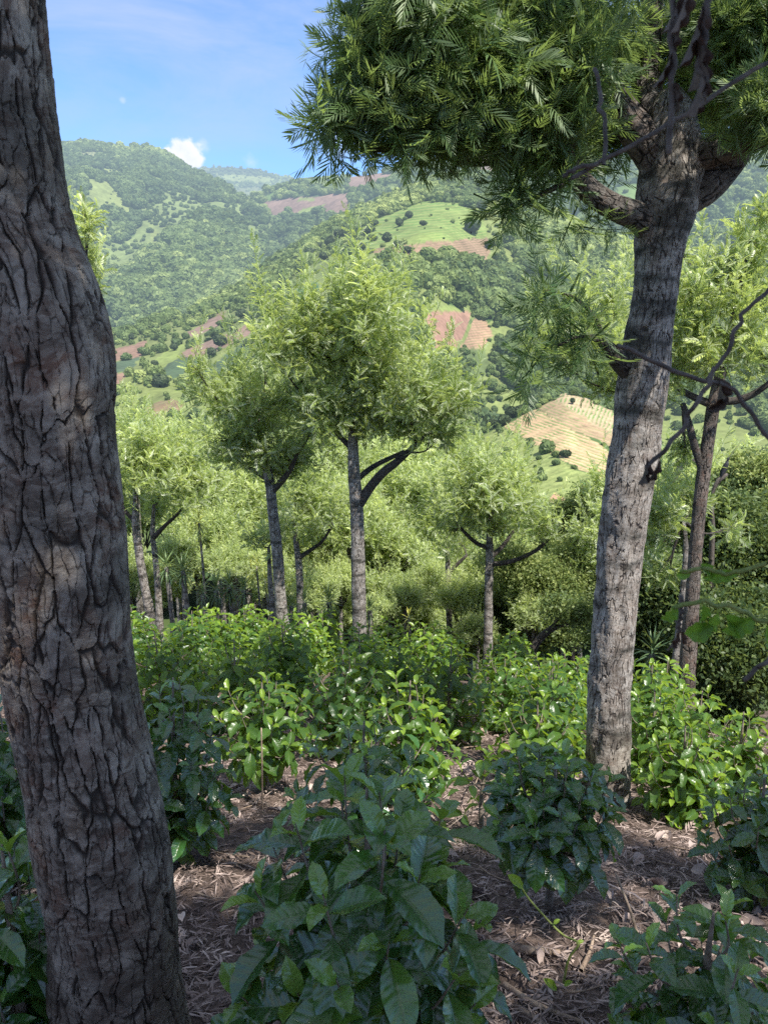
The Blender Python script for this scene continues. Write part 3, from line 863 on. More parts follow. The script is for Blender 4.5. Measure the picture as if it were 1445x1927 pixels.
# ---- the big tree at right
b = at(1142, 1490, 5.4)
T = thing('silky_oak_tree', 'tall grey fissured tree at right whose thick limbs fork near the top', 'tree', (b[0], 5.4, float(gz(b[0], 5.4))))
rows = [(1139, 1660, 96, 5.4), (1141, 1540, 84, 5.4), (1144, 1400, 79, 5.4), (1146, 1280, 77, 5.4), (1156, 1160, 78, 5.4), (1165, 1060, 79, 5.4), (1176, 960, 86, 5.4), (1190, 870, 88, 5.4), (1197, 800, 86, 5.4), (1210, 720, 92, 5.4), (1220, 640, 86, 5.4), (1229, 560, 80, 5.4), (1238, 490, 84, 5.4), (1247, 430, 96, 5.4), (1258, 370, 112, 5.4), (1264, 300, 104, 5.4), (1264, 240, 88, 5.4), (1262, 195, 70, 5.4), (1262, 172, 40, 5.4)]
S = spline(ctl(rows), 640)
v, q, bk = tube(S[:, :3], S[:, 3], 120, 0.15, 8, lf=(3.4, 5))
new_obj('trunk', v, q, M['bark_grey'], T, {'bk': bk})
Ls = [[(1240, 440, 70, 5.4), (1200, 408, 52, 5.35), (1155, 390, 46, 5.3), (1112, 362, 42, 5.2), (1084, 328, 38, 5.1), (1066, 270, 42, 5.0), (1040, 190, 38, 4.9), (1010, 100, 32, 4.8), (960, 10, 26, 4.7), (900, -80, 18, 4.6)],
      [(1250, 320, 74, 5.4), (1215, 270, 68, 5.4), (1172, 212, 56, 5.4), (1130, 145, 46, 5.4), (1075, 72, 38, 5.3), (1030, 10, 34, 5.2), (970, -70, 26, 5.1), (880, -150, 18, 5.0)],
      [(1255, 250, 60, 5.4), (1222, 190, 52, 5.5), (1216, 130, 46, 5.6), (1224, 40, 42, 5.7), (1230, -60, 34, 5.8), (1225, -200, 22, 5.9)],
      [(1285, 370, 76, 5.4), (1322, 352, 70, 5.4), (1362, 318, 58, 5.4), (1395, 275, 50, 5.35), (1440, 200, 42, 5.3), (1500, 100, 34, 5.2), (1560, -20, 24, 5.1)],
      [(1285, 305, 60, 5.4), (1330, 288, 56, 5.3), (1390, 268, 50, 5.1), (1450, 244, 46, 4.9), (1540, 190, 36, 4.6), (1660, 120, 24, 4.2)],
      [(1200, 712, 40, 5.4), (1172, 688, 38, 5.35), (1150, 662, 30, 5.3), (1128, 640, 16, 5.25), (1100, 632, 9, 5.2), (1050, 650, 5, 5.1)],
      [(1140, 650, 12, 5.25), (1120, 600, 8, 5.2), (1080, 560, 6, 5.15), (1020, 545, 4, 5.1)],
      [(1085, 330, 20, 5.1), (1050, 350, 12, 5.0), (1010, 370, 8, 4.95), (960, 400, 5, 4.9)],
      [(1066, 270, 26, 5.0), (980, 255, 20, 4.9), (880, 262, 14, 4.8), (780, 270, 9, 4.7), (680, 268, 5, 4.65)],
      [(1040, 190, 26, 4.9), (940, 120, 20, 4.8), (820, 80, 14, 4.7), (720, 90, 9, 4.65), (620, 150, 5, 4.6)]]
for k, rw in enumerate(Ls):
    big = rw[0][2] > 45
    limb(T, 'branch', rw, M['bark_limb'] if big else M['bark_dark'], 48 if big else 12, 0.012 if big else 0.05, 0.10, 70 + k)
lob = [lobe_px(700, 150, 85, 120, 4.7, 40, -0.1), lobe_px(640, 225, 46, 50, 4.65, 22, -0.3), lobe_px(760, 215, 100, 75, 4.7, 56, -0.2), lobe_px(850, 90, 140, 130, 4.7, 105, 0.1),
       lobe_px(880, 215, 120, 75, 4.8, 105, -0.1), lobe_px(1000, 190, 120, 100, 4.9, 130, 0.0), lobe_px(1000, 40, 140, 110, 4.9, 130, 0.2), lobe_px(780, -40, 120, 90, 4.6, 45, 0.2),
       lobe_px(1110, 90, 100, 110, 5.6, 120, 0.2), lobe_px(1120, 250, 70, 70, 5.7, 60, 0.0), lobe_px(1040, 275, 56, 40, 5.1, 26, -0.3), lobe_px(700, 60, 50, 60, 4.6, 16, 0.1),
       lobe_px(1300, 60, 110, 100, 6.2, 120, 0.3), lobe_px(1400, 130, 90, 90, 5.8, 100, 0.2), lobe_px(1400, 20, 110, 110, 5.3, 110, 0.3), lobe_px(1480, 200, 90, 60, 4.8, 50, 0.1), lobe_px(1330, 190, 60, 50, 6.2, 40, 0.2),
       lobe_px(1010, 365, 66, 30, 4.95, 9, -0.7), lobe_px(960, 400, 30, 30, 4.9, 8, -0.9), lobe_px(1085, 660, 60, 26, 5.1, 8, -0.5), lobe_px(1020, 690, 44, 26, 5.1, 6, -0.8), lobe_px(1085, 590, 50, 22, 5.15, 5, -0.2), lobe_px(1020, 570, 34, 20, 5.1, 6, -0.3), lobe_px(1120, 440, 60, 14, 5.3, 6, -1.0),
       ((.9, 4.4, 5.0), (1.3, .9, .7), 110), ((2.6, 5.8, 5.6), (1.3, 1.1, .8), 100), ((3.2, 4.3, 4.7), (.65, .65, .4), 45)]  # three unseen lobes added above the view to shade the field
ends = [ctl(rw)[-1, :3] for rw in Ls[:5]]
twig_net(T, ends, lob[-3:], M['bark_dark'], 15, 0.05)
twig_net(T, ends + [ctl(Ls[8])[3, :3], ctl(Ls[9])[2, :3]], lob[:12], M['bark_dark'], 16, 0.022)
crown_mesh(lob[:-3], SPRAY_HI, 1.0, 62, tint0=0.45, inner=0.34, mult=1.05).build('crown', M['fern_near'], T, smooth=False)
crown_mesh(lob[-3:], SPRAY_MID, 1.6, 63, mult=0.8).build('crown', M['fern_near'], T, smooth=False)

# ---- the named grove trees, built where they stand
def grove_tree(label, trunk_rows, limbs, lobes, seed, scale=1.0, tmpl=SPRAY_MID, tint0=0.48, up=0.55, bark='bark_far', group=None, name='silky_oak_tree', leaf='fern'):
    r0 = trunk_rows[0]
    Y = r0[3]
    b = at(r0[0], r0[1], Y)
    base = np.array([b[0], Y, float(gz(b[0], Y)) - 0.05])
    t = thing(name, label, 'tree', base, group)
    C = ctl(trunk_rows)
    if base[2] < C[0, 2] - 0.05:
        C = np.vstack([np.r_[base, C[0, 3] * 1.18], C])
    limb(t, 'trunk', None, M[bark], 20, 0.06, 0.10, seed, raw=C, lf=(3, 4))
    starts = [C[-1, :3]]
    for k, rw in enumerate(limbs):
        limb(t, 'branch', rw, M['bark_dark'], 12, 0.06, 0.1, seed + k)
        starts.append(ctl(rw)[-1, :3])
    twig_net(t, starts, lobes, M['bark_dark'], seed, max(0.02, C[-1, 3] * 0.5))
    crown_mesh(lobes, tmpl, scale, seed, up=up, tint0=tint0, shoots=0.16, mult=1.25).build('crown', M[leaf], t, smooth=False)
    return t

def LP(Y, *rows, dy=None):
    out = []
    for k, rw in enumerate(rows):
        off = ((k * 37) % 5 - 2) * 0.28
        out.append(lobe_px(rw[0], rw[1], rw[2], rw[3], Y + off, rw[4], rw[5] if len(rw) > 5 else 0.55))
    return out

g3 = grove_tree('straight pale banded tree in the picture centre with a full feathery crown',
    [(678, 1240, 30, 12.7), (677, 1190, 28, 12.7), (674, 1080, 26, 12.7), (672, 970, 25, 12.7), (667, 900, 23, 12.7), (664, 830, 19, 12.7), (668, 760, 14, 12.7), (680, 680, 10, 12.7)],
    [[(676, 948, 20, 12.7), (698, 915, 18, 12.7), (722, 888, 17, 12.65), (748, 868, 14, 12.6), (790, 830, 10, 12.5)], [(668, 850, 12, 12.7), (630, 810, 10, 12.8), (590, 760, 8, 12.9)], [(668, 905, 12, 12.7), (700, 880, 10, 12.9), (760, 850, 8, 13.1)]],
    LP(12.7, (690, 600, 84, 78, 66), (640, 640, 90, 82, 70), (745, 650, 84, 80, 66), (580, 650, 70, 66, 44), (690, 720, 105, 74, 84), (770, 730, 80, 66, 56), (835, 750, 62, 74, 44), (830, 815, 54, 44, 30, 0.2), (620, 760, 76, 52, 52, 0.2), (560, 740, 56, 52, 32), (690, 520, 34, 36, 12, 1.2), (640, 545, 30, 34, 9, 1.2), (745, 545, 36, 40, 12, 1.2), (575, 575, 34, 40, 11, 1.2), (515, 590, 34, 50, 15, 1.1), (510, 640, 40, 46, 20, 0.8), (680, 795, 62, 34, 30, 0.0), (860, 745, 34, 36, 11, 0.8), (760, 800, 60, 44, 34, 0.1)), 301, 1.12, tint0=0.46)
g4 = grove_tree('dark trunk leaning left beside the central tree, its crown lower and wider',
    [(535, 1190, 24, 13.6), (530, 1150, 22, 13.6), (522, 1040, 21, 13.6), (513, 960, 20, 13.6), (508, 910, 19, 13.6), (498, 860, 14, 13.6), (486, 800, 10, 13.6)],
    [[(513, 925, 13, 13.6), (535, 900, 12, 13.5), (548, 880, 10, 13.4), (560, 850, 8, 13.3)], [(508, 905, 10, 13.6), (470, 880, 8, 13.8), (430, 850, 6, 14)]],
    LP(13.6, (470, 760, 66, 58, 46), (420, 745, 52, 46, 28), (520, 775, 60, 56, 40), (480, 835, 80, 46, 50, 0.3), (560, 850, 60, 44, 34, 0.3), (420, 830, 56, 46, 28), (380, 720, 34, 34, 11, 1.0), (500, 700, 46, 46, 22), (590, 800, 50, 44, 24), (520, 880, 56, 30, 22, 0.1), (365, 690, 20, 26, 5, 1.2), (450, 690, 30, 36, 9, 1.1)), 302, 1.12, tint0=0.46)
g6 = grove_tree('umbrella shaped tree with a slim trunk and two level side limbs right of centre',
    [(917, 1262, 20, 16.5), (918, 1225, 18, 16.5), (919, 1120, 16, 16.5), (921, 1050, 15.5, 16.5), (921, 1000, 12, 16.5), (925, 950, 8, 16.5)],
    [[(920, 1032, 10, 16.5), (900, 1024, 8, 16.5), (880, 1008, 7, 16.4), (860, 985, 5, 16.3)], [(922, 1062, 11, 16.5), (955, 1058, 9, 16.4), (985, 1048, 8, 16.3), (1018, 1028, 7, 16.2), (1040, 1000, 4, 16.1)], [(922, 1050, 10, 16.5), (945, 1028, 8, 16.6), (965, 1000, 6, 16.7)]],
    LP(16.5, (930, 930, 80, 56, 66), (870, 940, 60, 50, 40), (990, 950, 60, 48, 40), (900, 890, 60, 44, 42), (960, 895, 50, 40, 32), (1020, 985, 40, 34, 18), (930, 985, 80, 26, 36, 0.2), (850, 985, 34, 28, 12)), 303, 1.2, tint0=0.54)
g5 = grove_tree('small tree with one upturned right limb just right of the dark leaning trunk',
    [(569, 1190, 15, 16.8), (566, 1150, 13.5, 16.8), (562, 1060, 13, 16.8), (556, 1010, 10, 16.8), (552, 970, 7, 16.8)],
    [[(560, 1052, 9, 16.8), (580, 1038, 8, 16.8), (605, 1020, 6, 16.7), (625, 990, 4, 16.6)]],
    LP(16.8, (590, 960, 56, 46, 40), (550, 940, 46, 40, 30), (620, 930, 50, 44, 34), (580, 900, 50, 40, 30), (600, 1000, 36, 22, 14, 0.2)), 304, 1.2, tint0=0.55)
g7 = grove_tree('slight dark stemmed tree between the central tree and the umbrella shaped one',
    [(848, 1230, 14, 20), (846, 1190, 12, 20), (843, 1100, 11, 20), (842, 1050, 9, 20), (840, 1000, 6, 20)],
    [[(843, 1080, 8, 20), (860, 1062, 7, 20), (878, 1045, 5, 20)]],
    LP(20, (835, 990, 52, 44, 36), (800, 960, 44, 40, 26), (870, 1020, 34, 28, 16), (815, 920, 44, 40, 26)), 305, 1.3, tint0=0.5)
g8 = grove_tree('tree with a curving trunk nearest the big left trunk, crown pale yellow green',
    [(282, 1150, 18, 17.5), (273, 1105, 16, 17.5), (262, 1040, 15.5, 17.5), (256, 980, 14, 17.5), (256, 930, 9, 17.5)],
    [[(257, 985, 9, 17.5), (235, 960, 7, 17.5), (215, 930, 5, 17.5)]],
    LP(17.5, (270, 890, 66, 54, 48), (230, 850, 50, 50, 34), (310, 860, 56, 46, 38), (270, 830, 50, 40, 30), (225, 930, 40, 36, 20)), 306, 1.2, tint0=0.62)
g9 = grove_tree('pale forked tree standing behind the yuccas at left',
    [(300, 1150, 13, 18.5), (298, 1110, 12, 18.5), (293, 1050, 11, 18.5), (288, 1010, 9, 18.5), (290, 950, 6, 18.5)],
    [[(290, 1012, 9, 18.5), (308, 992, 8, 18.4), (330, 972, 6, 18.3), (350, 950, 4, 18.2)]],
    LP(18.5, (340, 920, 56, 46, 38), (380, 890, 50, 44, 30), (300, 930, 44, 40, 24), (350, 870, 50, 40, 28), (300, 970, 30, 20, 8, 0.2)), 307, 1.25, tint0=0.6)
g11 = grove_tree('dark barked tree with a forked top right of the big grey trunk',
    [(1288, 1340, 34, 9.2), (1291, 1290, 31, 9.2), (1296, 1200, 29, 9.2), (1303, 1110, 26, 9.2), (1311, 1000, 24, 9.2), (1322, 900, 25, 9.2), (1333, 820, 24, 9.2), (1342, 760, 24, 9.2), (1356, 700, 20, 9.2), (1374, 640, 18, 9.2), (1385, 580, 14, 9.2), (1400, 510, 9, 9.2)],
    [[(1320, 880, 17, 9.2), (1308, 845, 15, 9.2), (1296, 800, 13, 9.2), (1284, 760, 11, 9.3)], [(1344, 752, 17, 9.2), (1375, 755, 15, 9.1), (1410, 745, 13, 9.0), (1440, 726, 11, 8.9), (1480, 690, 8, 8.8)], [(1340, 762, 16, 9.2), (1300, 745, 13, 9.3), (1262, 720, 9, 9.4), (1230, 690, 6, 9.5)]],
    LP(9.2, (1350, 620, 90, 66, 62), (1420, 560, 66, 80, 46), (1300, 660, 76, 60, 46), (1260, 700, 50, 40, 20), (1430, 660, 60, 50, 30), (1290, 560, 56, 66, 30), (1420, 440, 40, 66, 18, 1.1), (1290, 850, 28, 36, 11, -0.2), (1440, 390, 22, 36, 7, 1.3), (1350, 510, 50, 56, 22, 0.9), (1240, 640, 40, 40, 14)), 308, 1.0, tint0=0.52, bark='bark_brown')
g12 = grove_tree('pale feathery tree half hidden by the big grey trunk',
    [(1170, 1300, 20, 11.5), (1172, 1200, 18, 11.5), (1176, 1000, 16, 11.5), (1180, 850, 14, 11.5), (1170, 740, 9, 11.5)],
    [],
    LP(11.5, (1110, 640, 70, 56, 38), (1050, 660, 56, 46, 24), (1150, 560, 56, 60, 28), (1190, 690, 66, 50, 30), (1100, 560, 36, 46, 13, 1.1), (1010, 640, 34, 36, 10), (1140, 720, 56, 36, 18), (1290, 470, 30, 56, 12, 1.1), (1245, 520, 40, 50, 14)), 309, 1.0, tint0=0.6)
g13 = grove_tree('thin pale pole of a tree tight beside the dark barked one',
    [(1262, 1330, 15, 9.9), (1266, 1285, 14, 9.9), (1277, 1190, 14, 9.9), (1287, 1090, 13, 9.9), (1290, 1030, 10, 9.9), (1285, 980, 7, 9.9)],
    [], LP(10.4, (1240, 960, 60, 46, 30), (1300, 930, 56, 44, 26), (1220, 1010, 46, 40, 20), (1260, 1080, 46, 34, 14, 0), (1380, 990, 34, 30, 9)), 310, 1.0, tint0=0.45)

grove_tree('feathery pale tree peeking out from behind the left trunk against the mountain', [(120, 1250, 24, 8.6), (122, 1100, 20, 8.6), (130, 900, 17, 8.6), (140, 700, 13, 8.6), (150, 560, 8, 8.6)], [], LP(8.6, (158, 400, 26, 44, 10, 1.1), (172, 470, 26, 36, 10, .9), (165, 540, 30, 36, 12), (110, 600, 60, 60, 20), (90, 480, 50, 60, 16)), 331, .85, tint0=.6)

# ---- unnamed grove trees: prototypes copied over the slope below the coffee field
protoT = []
def grove_proto(k, leaf='fern', tmpl=SPRAY_LOW, tint0=0.55, scale=1.25, name='silky_oak_tree'):
    r = np.random.default_rng(500 + k)
    t = thing(name, 'tree', 'tree', (0, 0, 0))
    bend = r.normal(size=2) * 0.15
    C = np.array([[0, 0, 0, .15], [bend[0] * .4, bend[1] * .4, 3, .125], [bend[0], bend[1], 5.5, .105], [bend[0], bend[1], 7.2, .06]])
    limb(t, 'trunk', None, M['bark_far'], 12, 0.2, 0.08, k, raw=C)
    lob = []
    for j in range(7):
        a = j * 2.4 + r.uniform(-.3, .3)
        rad = r.uniform(.6, 1.25) if j else 0
        lob.append(((bend[0] + math.cos(a) * rad, bend[1] + math.sin(a) * rad, 7.3 + r.uniform(-.6, .9) + (0.6 if j == 0 else 0)), (r.uniform(.7, 1.0), r.uniform(.7, 1.0), r.uniform(.55, .8)), 30))
    twig_net(t, [np.array([bend[0], bend[1], 5.6])], lob, M['bark_dark'], 40 + k, 0.05)
    crown_mesh(lob, tmpl, scale, 400 + k, tint0=tint0, shoots=.08, mult=2.2).build('crown', M[leaf], t, smooth=False)
    return t
protoT = [grove_proto(k, tint0=0.54 + 0.05 * k) for k in range(4)]
used = [False] * 4
def place_grove(px, py, Y, sc, k, label, group):
    """crown centre seen at px,py; the trunk is stretched to reach the ground"""
    c = at(px, py, Y)
    z0 = float(gz(c[0], Y)) - 0.1
    if not used[k]:
        used[k] = True
        t = protoT[k]
        t.location = (float(c[0]), float(Y), z0)
        t['label'], t['group'] = label, group
        t.scale = (sc,) * 3
        t.rotation_euler = (0, 0, random.random() * 6)
        kids = list(t.children)
    else:
        t, kids = copy_thing(protoT[k], (c[0], Y, z0), random.random() * 6, sc, label, group)
    need = (c[2] - z0) / sc - 7.6      # crown shift in tree units
    for ch in kids:
        if ch.name.startswith('trunk'):
            ch.scale = (1, 1, max(0.2, (7.2 + need) / 7.2))
        else:
            ch.location.z = need
    return t
GL = 'small pale feathery shade tree in the crowded grove below the coffee rows'
GG = 'pale feathery trees of the grove below the coffee field'
fill = [(240, 830, 24, 1.0), (330, 860, 27, .9), (410, 880, 25, 1.0), (460, 930, 24, 1.0), (440, 1000, 22, .8), (500, 1010, 24, .8), (370, 1010, 23, .8), (640, 980, 23, 1.0), (735, 1030, 24, .9), (700, 950, 28, 1.1), (780, 930, 26, 1.1), (760, 1000, 26, .9), (780, 1080, 24, .7), (700, 1090, 25, .8), (620, 1070, 26, .8), (800, 860, 30, 1.2), (860, 880, 30, 1.1), (640, 860, 32, 1.2), (560, 960, 30, 1.1), (890, 1090, 27, .8), (960, 1060, 25, .9), (1020, 1080, 24, .8), (1010, 1120, 24, .8), (1100, 1100, 22, .8), (940, 1150, 24, .7), (460, 860, 34, 1.2), (400, 880, 36, 1.0), (260, 960, 26, .9), (330, 960, 32, 1.0), (520, 880, 38, 1.3), (720, 870, 40, 1.3), (600, 890, 42, 1.3), (800, 1150, 22, .6), (560, 1090, 24, .7), (660, 1140, 22, .6), (410, 950, 34, 1.1), (740, 1150, 26, .7), (870, 1170, 26, .7), (480, 1080, 27, .8), (1210, 930, 20, 1.0), (1260, 900, 24, 1.0), (1170, 1000, 18, .9), (1360, 950, 17, .8), (1420, 930, 20, 1.0)]
fill += [(222, 1050, 22, .6), (245, 1085, 20.5, .45), (300, 1095, 21, .45), (330, 1060, 23, .5)] + [(px, py, Y, sc) for px, py, Y, sc in [(420, 1060, 19, .45), (520, 1080, 20, .5), (600, 1110, 18, .45), (640, 1090, 21, .5), (720, 1110, 19, .5), (760, 1120, 18.5, .4), (805, 1090, 22, .5), (880, 1120, 19, .45), (960, 1110, 20, .5), (1010, 1150, 17.5, .4), (1060, 1130, 19, .45), (455, 1040, 21, .5), (340, 1040, 20, .45), (700, 1150, 17, .35), (900, 1180, 17.5, .35), (580, 1050, 23, .6)]]
for k, (px, py, Y, sc) in enumerate(fill):
    place_grove(px, py, Y, sc * random.uniform(.9, 1.1), k % 4, GL, GG)

# ---- dark scrub trees on the right and in the gaps
def clump_leaf_template():
    V, Q, n = [], [], 0
    r = np.random.default_rng(3)
    for k in range(22):
        d = r.normal(size=3); d /= np.linalg.norm(d); d[2] = abs(d[2]) * .6
        x = unit(np.cross(d, r.normal(size=3)))
        o = r.normal(size=3) * 0.12
        L, w = 0.075 * r.uniform(.7, 1.3), 0.020
        V += [o, o + d * L * .5 - x * w, o + d * L, o + d * L * .5 + x * w]
        Q.append([n, n + 1, n + 2, n + 3]); n += 4
    return np.array(V), np.array(Q)
CL = clump_leaf_template()
def scrub_tree(label, px, py, Y, rx, ry, n, seed, tint0=0.3, leaf='scrub', group=None, scale=1.0):
    c = at(px, py, Y)
    base = np.array([c[0], Y, float(gz(c[0], Y)) - .1])
    t = thing('bushy_tree', label, 'tree', base, group)
    k = zc(px, py, Y) / F
    rx, ry = rx * k, ry * k
    r = np.random.default_rng(seed)
    C = np.array([np.r_[base, .14], np.r_[base * .5 + c * .5 + r.normal(size=3) * .2, .10], np.r_[c, .05]])
    limb(t, 'trunk', None, M['bark_dark'], 10, 0.2, 0.1, seed, raw=C)
    lob = [((c[0] + r.uniform(-.75, .75) * rx, c[1] + r.uniform(-.6, .6) * rx, c[2] + r.uniform(-.8, .75) * ry), (rx * r.uniform(.3, .55),) * 2 + (ry * r.uniform(.28, .45),), n // 9) for _ in range(14)]
    twig_net(t, [C[1, :3], C[2, :3]], lob, M['bark_dark'], seed, 0.04)
    crown_mesh(lob, [CL], scale, seed, tint0=tint0, inner=0.3).build('crown', M[leaf], t, smooth=False)
    return t
scrub_tree('dense dark bushy tree filling the right edge behind the dark barked tree', 1400, 1060, 12.5, 120, 150, 5200, 601, 0.12)  # very low tint paints the deep shade into the leaves
scrub_tree('low dark thicket tree at the right edge behind the sunlit coffee', 1370, 1220, 10.5, 130, 110, 4200, 602, 0.06)  # shade painted into the leaves by the low tint here too
scrub_tree('brown tinged bushy tree at right under the black bird', 1420, 930, 15, 80, 90, 3000, 603, 0.62)
scrub_tree('olive bushy tree left of the big grey trunk above the dark crooked limb', 1030, 1090, 18.5, 110, 90, 4200, 604, 0.48)
scrub_tree('grey green bushy tree behind the umbrella shaped tree', 980, 1160, 19, 110, 80, 3600, 605, 0.40)
scrub_tree('dark bush between the big grey trunk and the thin pale pole', 1225, 1150, 12, 60, 120, 2600, 606, 0.12)
scrub_tree('dark leafy tree just left of the big grey trunk below the terraces', 1090, 985, 22, 60, 70, 2200, 607, 0.25)
scrub_tree('mottled bush left of the umbrella shaped tree behind the coffee', 800, 1120, 24, 60, 60, 1800, 608, 0.5)

# crooked dark limb tree and dead snag
t = thing('crooked_tree', 'dark crooked leaning tree among scrub behind the coffee, left of the big grey trunk', 'tree', at(990, 1300, 15.5))
t.location.z = float(gz(t.location.x, 15.5))
limb(t, 'trunk', [(975, 1290, 20, 15.5), (1000, 1225, 16, 15.5), (1022, 1195, 14, 15.5), (1048, 1178, 12, 15.5), (1075, 1170, 8, 15.5), (1105, 1150, 4, 15.5)], M['bark_dark'], 12, .06, .12, 4)
limb(t, 'branch', [(1030, 1190, 9, 15.5), (1048, 1168, 7, 15.4), (1058, 1150, 4, 15.3)], M['bark_dark'], 8, .06, .1, 5)
crown_mesh(LP(15.5, (1090, 1145, 46, 26, 120), (1050, 1135, 40, 24, 90)), [CL], 0.9, 77, tint0=.3).build('crown', M['scrub'], t, smooth=False)

t = thing('dead_snag', 'bare broken branch rising above the foliage between the two right trunks', 'tree', (0, 0, 0))
p = at(1240, 1240, 14.0); t.location = (float(p[0]), 14.0, float(gz(p[0], 14.0)))
limb(t, 'trunk', None, M['bark_dark'], 12, .08, .12, 9, raw=np.vstack([np.r_[np.array(t.location), .09], ctl([(1245, 1000, 12, 14), (1256, 925, 11, 14), (1272, 893, 11, 14), (1286, 872, 10, 14), (1296, 868, 6, 14), (1308, 864, 3, 14)])]))
limb(t, 'branch', [(1284, 875, 6, 14), (1300, 866, 4, 14.1), (1312, 872, 2, 14.1)], M['twig'], 6, .05, 0, 2)

t = thing('dead_snag', 'dead stub under the perched black bird at the right edge', 'tree', (0, 0, 0))
p = at(1345, 1200, 12.0); t.location = (float(p[0]), 12.0, float(gz(p[0], 12.0)))
limb(t, 'trunk', None, M['twig'], 10, .08, .1, 12, raw=np.vstack([np.r_[np.array(t.location), .10], ctl([(1340, 1000, 9, 12), (1345, 915, 8, 12), (1352, 903, 9, 12), (1362, 896, 8, 12), (1368, 892, 5, 12)])]))

# bird
bc = at(1362, 891, 12.0)
t = thing('bird', 'small black bird perched upright on the dead stub at right', 'bird', bc)
def bl(rows, sides=14):
    C = np.array(rows, float)
    S = spline(C, 26)
    P, rx, ry = S[:, :3], S[:, 3], S[:, 4]
    v, q, _ = tube(P, np.ones(len(P)), sides, cap=True)
    n = len(P)
    X = v[:n * sides].reshape(n, sides, 3) - P[:, None]
    Tn = unit(np.gradient(P, axis=0))
    side = unit(np.cross(Tn, np.array([0, 1.0, 0])))
    a = (X @ np.ones(3)) * 0
    dpt = np.einsum('nsk,k->ns', X, np.array([0, 1.0, 0]))
    rest = X - dpt[..., None] * np.array([0, 1.0, 0])
    X2 = rest * rx[:, None, None] + dpt[..., None] * np.array([0, 1.0, 0]) * ry[:, None, None]
    v[:n * sides] = (P[:, None] + X2).reshape(-1, 3)
    return v, q
u = 0.25
body = [(-.16, 0, -.30, .015, .05), (-.11, 0, -.16, .05, .07), (-.06, 0, .02, .105, .12), (.0, 0, .22, .15, .15), (.05, 0, .42, .15, .15), (.085, 0, .58, .10, .10), (.10, 0, .68, .062, .062), (.115, 0, .78, .07, .068), (.14, 0, .86, .06, .055), (.16, 0, .90, .02, .02)]
v, q = bl([(a[0] * u * 1.3, 0, (a[2] + .12) * u, a[3] * u, a[4] * u) for a in body])
new_obj('body', v + bc, q, M['feather'], t)
v, q, _ = tube(np.array([[.15, 0, .93], [.21, 0, .92], [.26, 0, .88]]) * u, np.array([.028, .022, .004]) * u, 8)
new_obj('beak', v + bc, q, M['beak'], t)
for s_ in (-1, 1):
    v, q = bl([(a[0] * u, s_ * .13 * u, a[1] * u, a[2] * u, .03 * u) for a in [(.06, .62, .03), (.02, .45, .11), (-.05, .22, .12), (-.14, .0, .08), (-.2, -.16, .02)]])
    new_obj('wing', v + bc, q, M['feather'], t)
    v, q, _ = tube(np.array([[0.02, s_ * .05, .14], [.03, s_ * .05, .04], [.03, s_ * .05, -.01]]) * u, np.array([.018, .012, .016]) * u, 6)
    new_obj('leg', v + bc, q, M['beak'], t)

# ------------------------------------------------------------------ coffee plants
def coffee_leaf(nu, nv, arch, fold, quilt, wave, seed, wid=0.42, twist=0.0):
    r = np.random.default_rng(seed)
    u = np.linspace(-1, 1, nu)
    t = np.linspace(0, 1, nv)
    Tt, U = np.meshgrid(t, u, indexing='ij')
    w = wid * 0.5 * np.sin(np.pi * np.clip(Tt, 0, 1) ** 1.05) ** 0.72 * (1 - 0.5 * np.clip((Tt - .80) / .20, 0, 1))
    w = np.maximum(w, 0.006)
    x = U * w
    th = arch * Tt
    y = np.sin(th) / max(arch, 1e-3)
    z = -(1 - np.cos(th)) / max(arch, 1e-3)
    au = abs(U)
    ph = r.uniform(0, 6)
    lift = fold * au * w * 2 + quilt * np.cos(2 * np.pi * (9 * Tt - 1.35 * au)) * au * (1.15 - au) * 0.02 * 4 * np.sin(np.pi * Tt) + wave * au ** 2 * np.sin(2 * np.pi * 3.3 * Tt + ph + (U > 0) * 1.9) * 0.05 * np.sin(np.pi * Tt)
    z = z + lift * np.cos(th)
    y = y + lift * np.sin(th)
    tw = twist * Tt
    x, z = x * np.cos(tw) - lift * 0 * np.sin(tw), z + x * np.sin(tw)
    V = np.stack([x, y + 0.06, z], -1).reshape(-1, 3)
    luv = np.stack([U, Tt, 0 * U + r.random()], -1).reshape(-1, 3)
    Q = grid_faces(nv, nu)
    # petiole
    b = len(V)
    V = np.vstack([V, [[-.008, 0, 0], [.008, 0, 0], [.008, .08, 0], [-.008, .08, 0]]])
    luv = np.vstack([luv, np.zeros((4, 3))])
    Q = np.vstack([Q, [[b, b + 1, b + 2, b + 3]]])
    return V, Q, luv
LEAF_HI = [coffee_leaf(13, 37, a, f, ql, wv, k, w, tw) for k, (a, f, ql, wv, w, tw) in enumerate([(.7, .22, .42, .45, .45, .1), (1.0, .18, .5, .6, .43, -.2), (.5, .24, .42, .4, .47, .15), (.85, .12, .55, .65, .44, 0), (.65, .28, .45, .45, .45, -.1)])]
LEAF_MD = [coffee_leaf(5, 11, a, f, 0.3, wv, k, w, tw) for k, (a, f, wv, w, tw) in enumerate([(.7, .30, 1.0, .46, .1), (1.0, .25, 1.4, .44, -.25), (.4, .35, .8, .48, .2), (.9, .2, 1.0, .42, .2)])]
LEAF_LO = [coffee_leaf(5, 7, a, f, 0, wv, k, w, tw) for k, (a, f, wv, w, tw) in enumerate([(.7, .30, 1.0, .48, .1), (1.1, .25, 1.4, .46, -.25), (.4, .35, .8, .5, .2), (.9, .2, 1.0, .44, .2)])]

